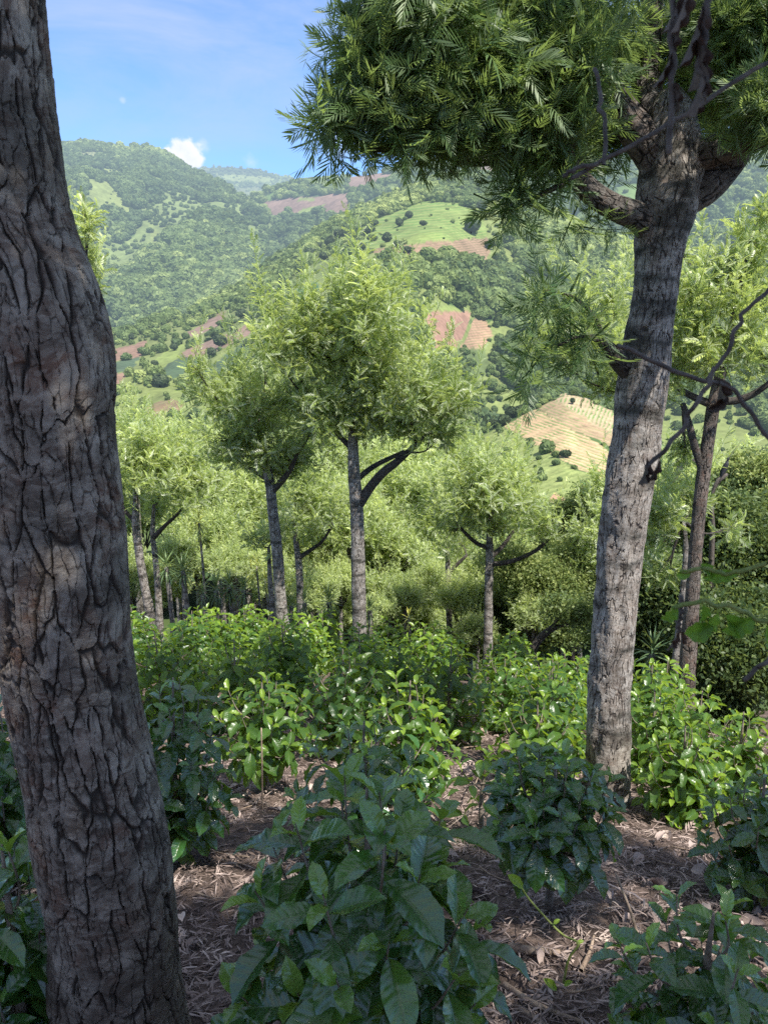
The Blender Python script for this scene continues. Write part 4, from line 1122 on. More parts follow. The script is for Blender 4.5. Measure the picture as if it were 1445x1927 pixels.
def coffee_plant(parent, base, H, spread, seed, leaves=LEAF_LO, leaf=0.135, mt='coffee', skirt=0.30, tint0=0.36, lean=(0, 0), density=1.0, parts=True, young=1.0, hang=1.0):
    r = np.random.default_rng(seed)
    base = np.array(base, float)
    top = base + np.array([lean[0], lean[1], H])
    stem = spline(np.array([np.r_[base - [0, 0, .06], .019 + .006 * H], np.r_[(base + top) / 2 + r.normal(size=3) * [.02, .02, 0], .013], np.r_[top, .004]]), 18)
    sa = Acc()
    v, q, bk = tube(stem[:, :3], stem[:, 3], 9, .12, seed, lf=(4, 14))
    sa.add(v, q, bk=bk)
    pos, dirs, ups, scs, tin = [], [], [], [], []
    node = skirt * H
    a = r.uniform(0, 6)
    step = 0.052 / density
    while node < H:
        t = node / H
        c = base + (top - base) * t
        blen = spread * (0.30 + 0.95 * math.sin(math.pi * min(1, (t - skirt) / (1.02 - skirt) * .86 + .16)) ** .9) * r.uniform(.75, 1.15)
        if t > .93:
            blen *= .45
        for s in (0, math.pi):
            aa = a + s + r.uniform(-.25, .25)
            rise = (0.30 - 0.5 * (1 - t) if hang > .5 else 0.55 - 0.45 * (1 - t)) + r.uniform(-.1, .1)
            hd = np.array([math.cos(aa), math.sin(aa), 0])
            e1 = c + hd * blen * .55 + np.array([0, 0, rise * blen * .7])
            e2 = c + hd * blen + np.array([0, 0, rise * blen - .12 * blen])
            B = spline(np.array([np.r_[c, .006], np.r_[e1, .0045], np.r_[e2, .002]]), 8)
            v, q, bk = tube(B[:, :3], B[:, 3], 4, 0, seed, cap=False)
            sa.add(v, q, bk=bk)
            npair = max(2, int(blen / (0.072) * density))
            for k in range(npair):
                f = .22 + .78 * (k + 1) / npair
                P = B[min(7, int(f * 7.99)), :3] * 1.0
                Td = unit(B[7, :3] - B[5, :3])
                side = unit(np.cross(Td, [0, 0, 1.0]))
                for sd in (-1, 1):
                    if r.random() < .08:
                        continue
                    out = 0.9 - .35 * (k == npair - 1)
                    d = Td * (.55 + .5 * (k == npair - 1)) + side * sd * out + np.array([0, 0, (r.uniform(-.30, .22) - .20 * (1 - t)) if hang > .5 else r.uniform(-.34, .16) + .16 * t])
                    pos.append(P + r.normal(size=3) * .004)
                    dirs.append(d)
                    ups.append(np.array([0, 0, 1.0]) + r.normal(size=3) * .28 + hd * .3)
                    age = f * .5 + t * .25
                    scs.append(leaf * r.uniform(.72, 1.15) * (1 - .35 * (k == npair - 1) * r.random()))
                    tin.append(tint0 + .33 * (age - .4) + r.normal() * .13 + (.28 * young if k == npair - 1 and r.random() < .5 else 0))
            if hang < .5:
                for k in range(3):
                    for sd in (-1, 1):
                        q_ = aa + k * 1.57 + (0 if sd > 0 else math.pi)
                        pos.append(e2 + np.array([0, 0, .012 * k]))
                        el = .25 + .3 * k
                        dirs.append(hd * .45 + np.array([math.cos(q_) * (1 - el * .6), math.sin(q_) * (1 - el * .6), el]))
                        ups.append(np.array([-math.cos(q_) * .5, -math.sin(q_) * .5, 1.0]))
                        scs.append(leaf * (.85 - .25 * k) * r.uniform(.8, 1.1))
                        tin.append(tint0 + .12 + .12 * k + r.normal() * .08)
        a += math.pi / 2 + r.uniform(-.2, .2)
        node += step * r.uniform(.85, 1.2)
    # leaves of the leading shoot
    for k in range(5):
        for s in (0, math.pi):
            aa = a + k * 1.57 + s
            c = top - np.array([0, 0, .045 * (4 - k)])
            pos.append(c)
            el = .5 + .17 * k
            dirs.append(np.array([math.cos(aa) * (1.05 - el * .75), math.sin(aa) * (1.05 - el * .75), el]))
            ups.append(np.array([-math.cos(aa) * .6, -math.sin(aa) * .6, 1.0]))
            scs.append(leaf * (1.05 - .15 * k) * r.uniform(.85, 1.1))
            tin.append(tint0 + .05 + .11 * k * young)
    pos, dirs, ups, scs, tin = map(np.array, (pos, dirs, ups, scs, tin))
    Rm = basis(unit(dirs), ups)
    pk = r.integers(0, len(leaves), len(pos))
    acc = Acc()
    tin = np.clip(tin, 0, 1)
    for k, tp in enumerate(leaves):
        mk = pk == k
        if mk.any():
            v, q = inst(tp, Rm[mk], scs[mk], pos[mk])
            acc.add(v, q, tint=np.repeat(tin[mk], len(tp[0])), luv=np.tile(tp[2], (mk.sum(), 1)))
    sa.build('stem', M['coffeestem'], parent)
    acc.build('foliage', M[mt], parent)
    return len(pos)

GC = 'coffee bushes planted over the slope'
def rosette_bush(parent, base, H, rx, seed, nshoot=34, leaf=.165, tint0=.36, mt='coffee_near', h0=.35, droop=.15, leaves=LEAF_HI, npair=4, stemr=.016, low=-.25):
    """coffee bush as it grows: a stem, side shoots reaching the outline, crossed leaf pairs crowding every shoot tip"""
    r = np.random.default_rng(seed)
    base = np.array(base, float)
    sa = Acc()
    top = base + [0, 0, H]
    st = spline(np.array([np.r_[base - [0, 0, .06], stemr * 1.25], np.r_[base + r.normal(size=3) * [.015, .015, 0] + [0, 0, H * .5], stemr], np.r_[top, .004]]), 18)
    v, q, bk = tube(st[:, :3], st[:, 3], 9, .12, seed, lf=(4, 14))
    sa.add(v, q, bk=bk)
    pos, dirs, ups, scs, tin = [], [], [], [], []
    for k in range(nshoot):
        f = (k + .5) / nshoot
        el = math.asin(1 - f * (1 - low)) if k else 1.45
        az = k * 2.399 + r.uniform(-.25, .25)
        rr_ = r.uniform(.78, 1.08)
        hd = np.array([math.cos(az), math.sin(az), 0])
        tip = base + hd * rx * math.cos(el) * rr_ + np.array([0, 0, H * h0 + H * (1 - h0) * math.sin(el) * (rr_ if k else 1)])
        t0 = base + (top - base) * np.clip(h0 * .6 + (1 - h0) * .75 * max(0, math.sin(el)), .1, .95)
        mid = (t0 + tip) / 2 + hd * .03 + [0, 0, -.02 - .06 * math.cos(el)]
        B = spline(np.array([np.r_[t0, .006], np.r_[mid, .0045], np.r_[tip, .0022]]), 12)
        v, q, bk = tube(B[:, :3], B[:, 3], 5, 0, seed, cap=False)
        sa.add(v, q, bk=bk)
        ax = unit(B[-1, :3] - B[-4, :3]) * .65 + hd * .35 * math.cos(el) + np.array([0, 0, .28])
        ax = unit(ax)
        a1 = unit(np.cross(ax, [0, 0, 1.0]) + 1e-3)
        a2 = np.cross(a1, ax)
        L = np.linalg.norm(np.diff(B[:, :3], axis=0), axis=1).sum()
        rot0 = r.uniform(0, 1.57)
        np_ = npair + (1 if r.random() < .4 else 0)
        for m in range(np_):
            back = .006 + .034 * m + (.012 * m * m)
            P = B[max(0, int(11 - 11 * min(.95, back / max(L, .05)))), :3]
            open_ = [.5, 1.0, 1.25, 1.4, 1.5, 1.55][m] + r.uniform(-.12, .12)
            siz = leaf * [.52, .82, 1.0, 1.05, 1.05, 1.0][m] * r.uniform(.86, 1.1)
            for sd in (0, math.pi):
                if m > 1 and r.random() < .07:
                    continue
                rt = rot0 + m * 1.57 + sd + r.uniform(-.18, .18)
                rad = a1 * math.cos(rt) + a2 * math.sin(rt)
                d = ax * math.cos(open_) + rad * math.sin(open_) + np.array([0, 0, -droop * (.3 + .35 * m)])
                pos.append(P + rad * .003)
                dirs.append(d)
                ups.append(ax + np.array([0, 0, .35]) + r.normal(size=3) * .12)
                scs.append(siz)
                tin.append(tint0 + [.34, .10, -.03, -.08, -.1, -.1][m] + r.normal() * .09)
    pos, dirs, ups, scs, tin = map(np.array, (pos, dirs, ups, scs, tin))
    Rm = basis(unit(dirs), ups)
    pk = r.integers(0, len(leaves), len(pos))
    acc = Acc()
    tin = np.clip(tin, 0, 1)
    for k, tp in enumerate(leaves):
        mk = pk == k
        if mk.any():
            v, q = inst(tp, Rm[mk], scs[mk], pos[mk])
            acc.add(v, q, tint=np.repeat(tin[mk], len(tp[0])), luv=np.tile(tp[2], (mk.sum(), 1)))
    sa.build('stem', M['coffeestem'], parent)
    acc.build('foliage', M[mt], parent)
    return len(pos)

def coffee_at(label, px, pytop, Y, spread_px, seed, group=GC, minh=0.5, maxh=1.5, **kw):
    tp = at(px, pytop, Y)
    z0 = float(gzn(tp[0], Y))
    H = float(np.clip(tp[2] - z0, minh, maxh))
    sprd = max(.14, spread_px * zc(px, pytop, Y) / F * .5 - .45 * kw.get('leaf', .13))
    t = thing('coffee_bush', label, 'coffee bush', (tp[0], Y, z0), group)
    if 'rx' in kw:
        k_ = zc(px, pytop, Y) / F
        kw['rx'] = max(.08, kw['rx'] * k_ - .6 * kw['leaf'])
        nl = rosette_bush(t, (tp[0], Y, z0), H - .05, seed=seed, **kw)
    else:
        nl = coffee_plant(t, (tp[0], Y, z0), H, sprd, seed, **kw)
    print('coffee', px, pytop, Y, 'H %.2f want %.2f spread %.2f leaves %d' % (H, tp[2] - z0, sprd, nl))
    return t
HI = dict(leaves=LEAF_HI, mt='coffee_near')
near_xy = []
def CF(*a, **k):
    o = coffee_at(*a, **k)
    near_xy.append((o.location.x, o.location.y))
    return o
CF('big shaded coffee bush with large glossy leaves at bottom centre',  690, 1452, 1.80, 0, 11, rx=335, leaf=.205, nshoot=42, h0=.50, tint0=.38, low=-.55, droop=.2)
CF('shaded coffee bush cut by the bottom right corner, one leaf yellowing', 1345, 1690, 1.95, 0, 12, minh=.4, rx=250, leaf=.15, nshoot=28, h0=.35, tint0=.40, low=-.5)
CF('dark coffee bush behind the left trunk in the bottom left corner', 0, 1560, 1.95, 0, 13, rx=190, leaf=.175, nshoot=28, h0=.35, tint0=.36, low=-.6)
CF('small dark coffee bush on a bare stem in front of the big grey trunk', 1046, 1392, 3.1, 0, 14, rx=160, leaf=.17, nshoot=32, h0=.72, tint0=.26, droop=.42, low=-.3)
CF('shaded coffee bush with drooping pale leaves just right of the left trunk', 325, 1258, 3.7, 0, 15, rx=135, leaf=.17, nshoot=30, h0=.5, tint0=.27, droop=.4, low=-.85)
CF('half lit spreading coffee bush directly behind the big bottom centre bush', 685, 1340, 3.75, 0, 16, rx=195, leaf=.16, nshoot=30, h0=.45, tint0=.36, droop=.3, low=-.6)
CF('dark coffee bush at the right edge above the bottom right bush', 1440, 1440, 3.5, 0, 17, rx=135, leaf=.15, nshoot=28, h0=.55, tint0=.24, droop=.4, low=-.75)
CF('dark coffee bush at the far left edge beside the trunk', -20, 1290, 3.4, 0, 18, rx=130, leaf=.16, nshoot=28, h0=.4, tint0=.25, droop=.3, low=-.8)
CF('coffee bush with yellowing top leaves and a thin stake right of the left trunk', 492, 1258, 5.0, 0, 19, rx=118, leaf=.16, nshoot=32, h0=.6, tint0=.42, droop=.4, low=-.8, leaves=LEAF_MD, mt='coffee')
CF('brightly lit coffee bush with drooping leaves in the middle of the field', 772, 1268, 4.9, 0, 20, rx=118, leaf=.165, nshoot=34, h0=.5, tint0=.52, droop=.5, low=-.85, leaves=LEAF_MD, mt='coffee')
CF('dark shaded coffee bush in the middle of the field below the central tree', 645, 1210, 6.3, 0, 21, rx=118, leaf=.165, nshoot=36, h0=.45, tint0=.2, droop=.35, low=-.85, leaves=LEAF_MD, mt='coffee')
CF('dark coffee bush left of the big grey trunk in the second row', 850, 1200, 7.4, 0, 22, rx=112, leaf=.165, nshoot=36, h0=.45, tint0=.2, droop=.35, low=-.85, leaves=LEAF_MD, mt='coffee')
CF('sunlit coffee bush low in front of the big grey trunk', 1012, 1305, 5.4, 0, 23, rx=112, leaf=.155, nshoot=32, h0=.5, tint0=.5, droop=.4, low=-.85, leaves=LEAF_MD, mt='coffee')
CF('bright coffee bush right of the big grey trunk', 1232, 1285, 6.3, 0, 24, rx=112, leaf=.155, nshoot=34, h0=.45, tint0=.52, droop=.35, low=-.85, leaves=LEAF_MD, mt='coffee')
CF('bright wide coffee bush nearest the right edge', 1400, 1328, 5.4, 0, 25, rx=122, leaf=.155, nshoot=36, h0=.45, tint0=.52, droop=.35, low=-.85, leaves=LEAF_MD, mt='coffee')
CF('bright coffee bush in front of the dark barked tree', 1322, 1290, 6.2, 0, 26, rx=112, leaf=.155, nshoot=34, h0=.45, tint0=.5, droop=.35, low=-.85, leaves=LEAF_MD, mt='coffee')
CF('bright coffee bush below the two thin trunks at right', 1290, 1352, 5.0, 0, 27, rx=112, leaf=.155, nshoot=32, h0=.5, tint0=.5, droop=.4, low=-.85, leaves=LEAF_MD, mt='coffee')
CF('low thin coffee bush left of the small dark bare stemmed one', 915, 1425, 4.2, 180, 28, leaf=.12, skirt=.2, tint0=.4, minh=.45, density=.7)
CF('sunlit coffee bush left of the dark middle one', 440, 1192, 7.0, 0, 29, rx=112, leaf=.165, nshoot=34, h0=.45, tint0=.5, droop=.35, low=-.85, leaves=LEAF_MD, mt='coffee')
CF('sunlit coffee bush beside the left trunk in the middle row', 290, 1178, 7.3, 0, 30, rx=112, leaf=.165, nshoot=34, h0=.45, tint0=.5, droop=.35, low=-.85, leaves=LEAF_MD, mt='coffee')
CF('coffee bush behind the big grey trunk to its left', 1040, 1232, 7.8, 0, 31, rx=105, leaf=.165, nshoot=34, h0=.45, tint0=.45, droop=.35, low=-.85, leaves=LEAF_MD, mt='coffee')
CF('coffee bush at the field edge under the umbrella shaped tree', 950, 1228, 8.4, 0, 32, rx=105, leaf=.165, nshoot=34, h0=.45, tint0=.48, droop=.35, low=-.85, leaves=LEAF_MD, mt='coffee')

# rest of the field: four more bushes copied in rows
protoC = []
for k in range(4):
    t = thing('coffee_bush', 'x', 'coffee bush', (0, 0, 0), GC)
    rosette_bush(t, (0, 0, 0), 1.14, .43, 80 + k, nshoot=40, leaf=.20, tint0=[.58, .36, .48, .62][k], mt='coffee', h0=.42, droop=.35, low=-.9, leaves=LEAF_MD)
    protoC.append([t, False])
trunks = [(o.location.x, o.location.y) for o in scene.objects if o.parent is None and o.get('category') == 'tree']
cnt = 0
rr = random.Random(4)
yy = 6.4
while yy < 14.2:
    xx = -6.5 + rr.uniform(0, 1)
    while xx < 5.5:
        x, y = xx + rr.uniform(-.2, .2), yy + rr.uniform(-.22, .22)
        xx += 1.12
        q = proj(np.array([x, y, float(gz(x, y)) + 1.0]))
        if q[0] < 120 or q[0] > 1480 or (y > 10.5 and q[0] > 1000) or (y > 8.6 and q[0] > 1160):
            continue
        if any((x - a) ** 2 + (y - b) ** 2 < .62 for a, b in near_xy) or any((x - a) ** 2 + (y - b) ** 2 < .16 for a, b in trunks):
            continue
        if y < 7.2 and 330 < q[0] < 420:
            continue
        row = 'front' if y < 8.4 else ('middle' if y < 11 else 'far')
        side = 'left of the central tree' if x < -0.9 else 'right of the central tree'
        lb = 'leafy coffee bush in the %s rows of the field, %s' % (row, side)
        k = rr.randrange(4)
        loc = (x, y, float(gzn(x, y)) - .02)
        sc = rr.uniform(.82, 1.06) * (1.0 if y < 8.5 else 0.98 if x > -1.6 else 1.08)
        if not protoC[k][1]:
            protoC[k][1] = True
            o = protoC[k][0]
            o.location, o.scale, o['label'] = loc, (sc,) * 3, lb
            o.rotation_euler = (0, 0, rr.random() * 6)
        else:
            copy_thing(protoC[k][0], loc, rr.random() * 6, sc, lb, GC)
        cnt += 1
    yy += 1.15
print('field coffee', cnt)

# ------------------------------------------------------------------ yuccas and cane plants
def sword_leaf(nv=6, wid=.075, arch=.5):
    t = np.linspace(0, 1, nv)
    w = wid * np.minimum(1, (1 - t) * 1.6 + .02) * (0.6 + .4 * np.sin(np.pi * np.clip(t + .2, 0, 1)))
    y, z = np.sin(arch * t) / arch, -(1 - np.cos(arch * t)) / arch
    V, Q = [], []
    for k in range(nv):
        V += [[-w[k] / 2, y[k], z[k] + w[k] * .15], [0, y[k], z[k] - w[k] * .1], [w[k] / 2, y[k], z[k] + w[k] * .15]]
        if k:
            b = 3 * (k - 1)
            Q += [[b, b + 1, b + 4, b + 3], [b + 1, b + 2, b + 5, b + 4]]
    return np.array(V), np.array(Q)
SW = [sword_leaf(6, .085, .25), sword_leaf(6, .08, .7), sword_leaf(6, .09, 1.3)]
def rosette(acc, c, L, n, seed, tint, droop=0.2, wide=1.0):
    r = np.random.default_rng(seed)
    el = np.linspace(1.45, -.75 - droop, n) + r.normal(size=n) * .12
    az = np.arange(n) * 2.4 + r.normal(size=n) * .2
    d = np.stack([np.cos(az) * np.cos(el), np.sin(az) * np.cos(el), np.sin(el)], -1)
    Rm = basis(d, np.broadcast_to([0, 0, 1.0], d.shape) + r.normal(size=d.shape) * .1)
    S = L * r.uniform(.8, 1.1, n)
    pk = np.clip((np.arange(n) * 3 // n) + r.integers(-1, 2, n), 0, 2)
    tt = np.clip(tint + .2 * np.linspace(.4, -.6, n) + r.normal(size=n) * .1, 0, 1)
    for k in range(3):
        mk = pk == k
        v, q = inst((SW[k][0] * np.array([wide, 1, 1]), SW[k][1]), Rm[mk], S[mk], c + d[mk] * .03 + np.array([0, 0, .12]) * np.linspace(1, -1, n)[mk][:, None])
        acc.add(v, q, tint=np.repeat(tt[mk], len(SW[k][0])))
def yucca(label, px, py, Y, rpx, seed, tint=.35, n=46, stemw=.06, wide=1.0, droop=.2, extra=(), name='yucca_plant', cat='yucca', group=None):
    c = at(px, py, Y)
    L = rpx * zc(px, py, Y) / F
    base = np.array([c[0] + .05, Y, float(gz(c[0], Y)) - .05])
    t = thing(name, label, cat, base, group)
    limb(t, 'stem', None, M['bark_far'], 9, .1, .15, seed, raw=np.array([np.r_[base, stemw * 1.2], np.r_[(base + c) / 2 + [.03, 0, 0], stemw], np.r_[c, stemw * .8]]))
    acc = Acc()
    rosette(acc, c, L, n, seed, tint, droop, wide)
    for k, (ex, ey, er) in enumerate(extra):
        c2 = at(ex, ey, Y)
        rosette(acc, c2, er * zc(ex, ey, Y) / F, n // 2, seed + 50 + k, tint, droop + .4, wide)
    acc.build('leaf_rosette', M['sword'], t, smooth=True)
    return t
GY = 'yuccas along the lower edge of the coffee field'
yucca('dark spiky yucca just right of the two left grove trunks', 345, 1075, 16.5, 36, 1, .32, group=GY)
yucca('spiky yucca on a shaggy stem touching the left grove trunks', 314, 1068, 17.2, 34, 2, .28, group=GY)
yucca('leftmost yucca of the dense dark trio left of the leaning trunk', 407, 1112, 15.6, 36, 3, .2, group=GY)
yucca('middle yucca of the dense dark trio left of the leaning trunk', 432, 1106, 15.8, 34, 4, .22, group=GY)
yucca('rightmost yucca of the dense dark trio left of the leaning trunk', 459, 1112, 15.5, 34, 5, .2, group=GY)
yucca('bright spiky yucca nearest the central trunk on its left', 619, 1134, 15.2, 32, 6, .45, group=GY)
yucca('spiky yucca right behind the small tree with the upturned limb', 573, 1136, 15.4, 26, 7, .4, group=GY)
yucca('small yucca peeking over the coffee between leaning trunk and small tree', 548, 1142, 15.9, 22, 8, .42, group=GY)
yucca('yucca half hidden by the central trunk on its right', 695, 1150, 15.0, 26, 9, .3, group=GY)
yucca('little yucca poking up in front of the dense dark trio at its left', 382, 1120, 15.4, 22, 14, .38, group=GY)
yucca('dark yucca in deep shade between the big grey trunk and the thin pale pole', 1226, 1232, 10.2, 46, 10, .08)
yucca('tiny dark yucca above the crooked limb left of the big grey trunk', 985, 1198, 17.5, 22, 11, .15)
GD = 'cane plants with yellowish leaf tufts'
yucca('tall thin cane plant with a yellow tuft on a bare pole at left', 375, 985, 15.8, 24, 12, .85, n=34, stemw=.028, wide=1.5, droop=.6, extra=((374, 1000, 20),), name='cane_plant', cat='cane plant', group=GD)
yucca('yellow leaved cane plant just left of the leaning trunk', 483, 1066, 16.2, 20, 13, .85, n=30, stemw=.026, wide=1.5, droop=.6, extra=((474, 1080, 18), (478, 1098, 14)), name='cane_plant', cat='cane plant', group=GD)
yucca('bushy yellow cane plant in front of the pale trunk by the leaning one', 500, 1095, 16.6, 20, 15, .8, n=30, stemw=.026, wide=1.6, droop=.6, extra=((503, 1115, 16),), name='cane_plant', cat='cane plant', group=GD)
yucca('small yellow green tuft between the central and the umbrella shaped trees', 769, 1166, 15.5, 16, 16, .9, n=26, stemw=.026, wide=1.8, droop=.4, name='cane_plant', cat='cane plant', group=GD)
grove_tree('short pale trunk squeezed left of the leaning trunk', [(515, 1170, 12, 15.2), (512, 1140, 11, 15.2), (508, 1080, 9, 15.2), (506, 1030, 6, 15.2)], [], LP(15.4, (495, 1010, 34, 30, 14), (520, 985, 36, 30, 14)), 321, 1.1, tint0=.5)

# ------------------------------------------------------------------ lone trees on the farmed spur
def lone_proto(k):
    t = thing('field_tree', 'x', 'tree', (0, 0, 0))
    V, Q = crown_proto('c', 700 + k, 190, 1.0 + .2 * (k % 3))
    V = V * 4.2 + np.array([0, 0, 5.0])
    r = np.random.default_rng(k)
    new_obj('crown', V, Q, M['lone'], t, {'tint': np.repeat(np.clip(.3 + r.normal(size=len(Q)) * .22, 0, 1), 4)}, smooth=False)
    v, q, bk = tube(np.array([[0, 0, -1.0], [.1, 0, 1.5], [0, .1, 4.5]]), [.35, .28, .15], 6)
    new_obj('trunk', v, q, M['bark_dark'], t, {'bk': bk})
    return t
LPRO = [[lone_proto(k), False] for k in range(4)]
def lone(h, px, py, sc, label, group):
    p = hill_pick(h, px, py)
    k = rr.randrange(4)
    p = p - np.array([0, 0, 1.5 * sc])
    if not LPRO[k][1]:
        LPRO[k][1] = True
        o = LPRO[k][0]
        o.location, o.scale = [float(c) for c in p], (sc,) * 3
        o['label'] = label
        if group: o['group'] = group
        return o
    o = copy_thing(LPRO[k][0], p, rr.random() * 6, sc, label, group)[0]
    o.scale = (sc * rr.uniform(.8, 1.25), sc * rr.uniform(.8, 1.25), sc * rr.uniform(.7, 1.1))
    return o
GT = 'dark field trees on the terraced spur top'
for px, py, sc in [(885, 440, 2.1), (808, 488, 1.2), (742, 395, 1.3), (770, 385, 1.2), (800, 372, 1.2), (838, 376, 1.6), (868, 372, 1.7), (895, 385, 1.9), (905, 400, 1.6), (720, 408, 1.3), (752, 425, 1.0), (796, 425, 1.0), (770, 410, .9), (690, 440, 1.5), (672, 452, 1.6), (660, 430, 1.4), (640, 448, 1.5), (625, 465, 1.6), (700, 455, 1.3), (730, 455, 1.2), (705, 425, 1.2), (826, 350, 1.4), (850, 352, 1.6), (800, 358, 1.3), (875, 350, 1.5), (905, 362, 1.5), (770, 370, 1.3), (745, 470, 1.0), (765, 475, 1.0), (920, 470, 1.2), (600, 470, 1.5), (585, 485, 1.5), (610, 490, 1.4), (560, 500, 1.3), (680, 475, 1.3), (655, 480, 1.4)]:
    lone(spur, px, py, sc, 'dark round tree on top of the terraced spur above the central tree', GT)
GT2 = 'bushes dotted between the brown plots at left'
for px, py, sc in [(414, 655, 1.3), (300, 728, 1.2), (330, 660, .7), (398, 672, .9), (384, 690, .8), (440, 628, .8), (290, 690, .7), (360, 702, .8), (250, 640, .7), (455, 600, .9), (480, 600, .9), (430, 612, .7), (470, 650, .8), (350, 610, .7)]:
    lone(spur, px, py, sc, 'small round bush between the brown and green plots at left', GT2)
lone(nearE, 1064, 860, .42, 'dark round bush alone in the tan striped field left of the big trunk', None)
lone(nearE, 1076, 760, .30, 'small green bush at the top of the striped plot left of the big trunk', None)
GT3 = 'trees at the upper edge of the tan terraces'
for px, py, sc in [(962, 788, .6), (945, 800, .55), (925, 806, .5), (980, 776, .6), (1000, 764, .55)]:
    lone(nearE, px, py, sc, 'dark tree on the upper left edge of the tan terraced plot', GT3)

# ------------------------------------------------------------------ leaf litter, sticks
rng = np.random.default_rng(99)
def litter(n, ymin, ymax, size, seed):
    r = np.random.default_rng(seed)
    y = ymin + (ymax - ymin) * r.random(n) ** 1.4
    x = (r.random(n) * 2 - 1) * (1.0 + y * .62)
    z = gzn(x, y) + .006 + r.random(n) ** 2 * .05
    az = r.random(n) * 6.28
    d = np.stack([np.cos(az), np.sin(az), -.33 * np.sin(az) + r.normal(size=n) * .22], -1)
    Rm = basis(d, np.broadcast_to([0, .3, 1.0], d.shape) + r.normal(size=d.shape) * .45)
    S = size * r.uniform(.5, 1.3, n)
    clump = fbm(x * 2.2, y * 2.2, 5, 3)
    tint = np.clip(.45 + .5 * (clump - .5) + r.normal(size=n) * .22, 0, 1)
    return Rm, S, np.stack([x, y, z], -1), tint
LT = [frond_template(5, False, 1.1, 900 + k, .055, .30) for k in range(4)]
strip_t = (np.array([[-.03, 0, 0], [.03, 0, 0], [.045, .35, .05], [-.045, .35, .05], [.03, .7, .06], [-.03, .7, .06], [.004, 1, .0], [-.004, 1, 0]]), np.array([[0, 1, 2, 3], [3, 2, 4, 5], [5, 4, 6, 7]]))
acc = Acc()
for k, tp in enumerate(LT + [strip_t, strip_t]):
    n = 3200 if k < 4 else 17000
    Rm, S, P, tint = litter(n, 1.2, 9.5, .16 if k < 4 else .075, 40 + k)
    v, q = inst(tp, Rm, S, P)
    acc.add(v, q, tint=np.repeat(tint, len(tp[0])))
for k in range(3):
    Rm, S, P, tint = litter(160, 1.3, 8.0, .13, 70 + k)
    tp = LEAF_LO[k]
    v, q = inst(tp, Rm, S, P + [0, 0, .03])
    acc.add(v, q, tint=np.repeat(np.clip(tint + .15, 0, 1), len(tp[0])))
o = acc.build('leaf_litter', M['litter'], None, smooth=False)
tag(o, 'dry grey brown fallen leaves and twigs carpeting the soil', 'leaf litter', kind='stuff')

def ground_stick(label, pts, r, mt='stick', name='fallen_stick', group=None, cat='stick'):
    P = []
    for px, py, h in pts:
        # find the ground point seen there
        Y = 2.0
        for _ in range(40):
            p = at(px, py, Y)
            Y += (p[2] - float(gzn(p[0], Y)) ) * 0.8
            Y = max(Y, .8)
        p = at(px, py, Y)
        P.append(p + np.array([0, 0, h]))
    P = np.array(P)
    S = spline(np.column_stack([P, np.linspace(r, r * .55, len(P))]), 24)
    v, q, bk = tube(S[:, :3], S[:, 3], 8, .15, int(pts[0][0]), lf=(3, 12))
    o = new_obj(name, v, q, M[mt])
    return tag(o, label, cat, group)
ground_stick('pale peeled stick lying at the bottom edge right of the big bush', [(950, 1862, .02), (1010, 1900, .02), (1100, 1935, .02)], .014)
ground_stick('thicker brown stick lying under the pale one at the bottom edge', [(905, 1858, .02), (960, 1890, .01), (1040, 1945, .01)], .016)
ground_stick('snapped grey stick standing out of the litter near the bottom right bush', [(1205, 1790, .02), (1185, 1740, .06), (1155, 1684, .12)], .009)
ground_stick('short brown log lying below the small bare stemmed bush', [(960, 1792, .02), (1010, 1798, .02), (1052, 1800, .02)], .022)
ground_stick('pale short stick leaning below the small bare stemmed bush', [(1092, 1835, .02), (1108, 1800, .02), (1116, 1776, .04)], .010)
ground_stick('long thin twig lying across the litter right of the left trunk', [(640, 1640, .03), (560, 1608, .03), (690, 1580, .03)][:0] or [(350, 1590, .03), (410, 1610, .02), (470, 1622, .03)], .006)
ground_stick('thin twig crossing the sunlit litter patch left of the big bush', [(365, 1545, .03), (420, 1540, .03), (475, 1526, .04)], .006)
ground_stick('curved brown stick on the litter left of the small bare stemmed bush', [(875, 1560, .05), (905, 1490, .18), (925, 1470, .2)], .006)
ground_stick('thin branch lying behind the small dark bare stemmed bush', [(830, 1420, .05), (900, 1418, .08), (960, 1414, .1)], .007)
for k, (a, b_) in enumerate([((1110, 1850), (1180, 1858)), ((1140, 1795), (1240, 1788)), ((900, 1640), (960, 1670)), ((1210, 1620), (1300, 1640)), ((1260, 1600), (1340, 1610)), ((370, 1690), (430, 1700)), ((1060, 1880), (1130, 1868)), ((880, 1600), (985, 1580)), ((1300, 1560), (1380, 1600))]):
    ground_stick('small brown twig lying loose on the leaf litter', [(a[0], a[1], .03), ((a[0] + b_[0]) / 2, (a[1] + b_[1]) / 2 + 4, .03), (b_[0], b_[1], .03)], .005, group='loose twigs on the litter')

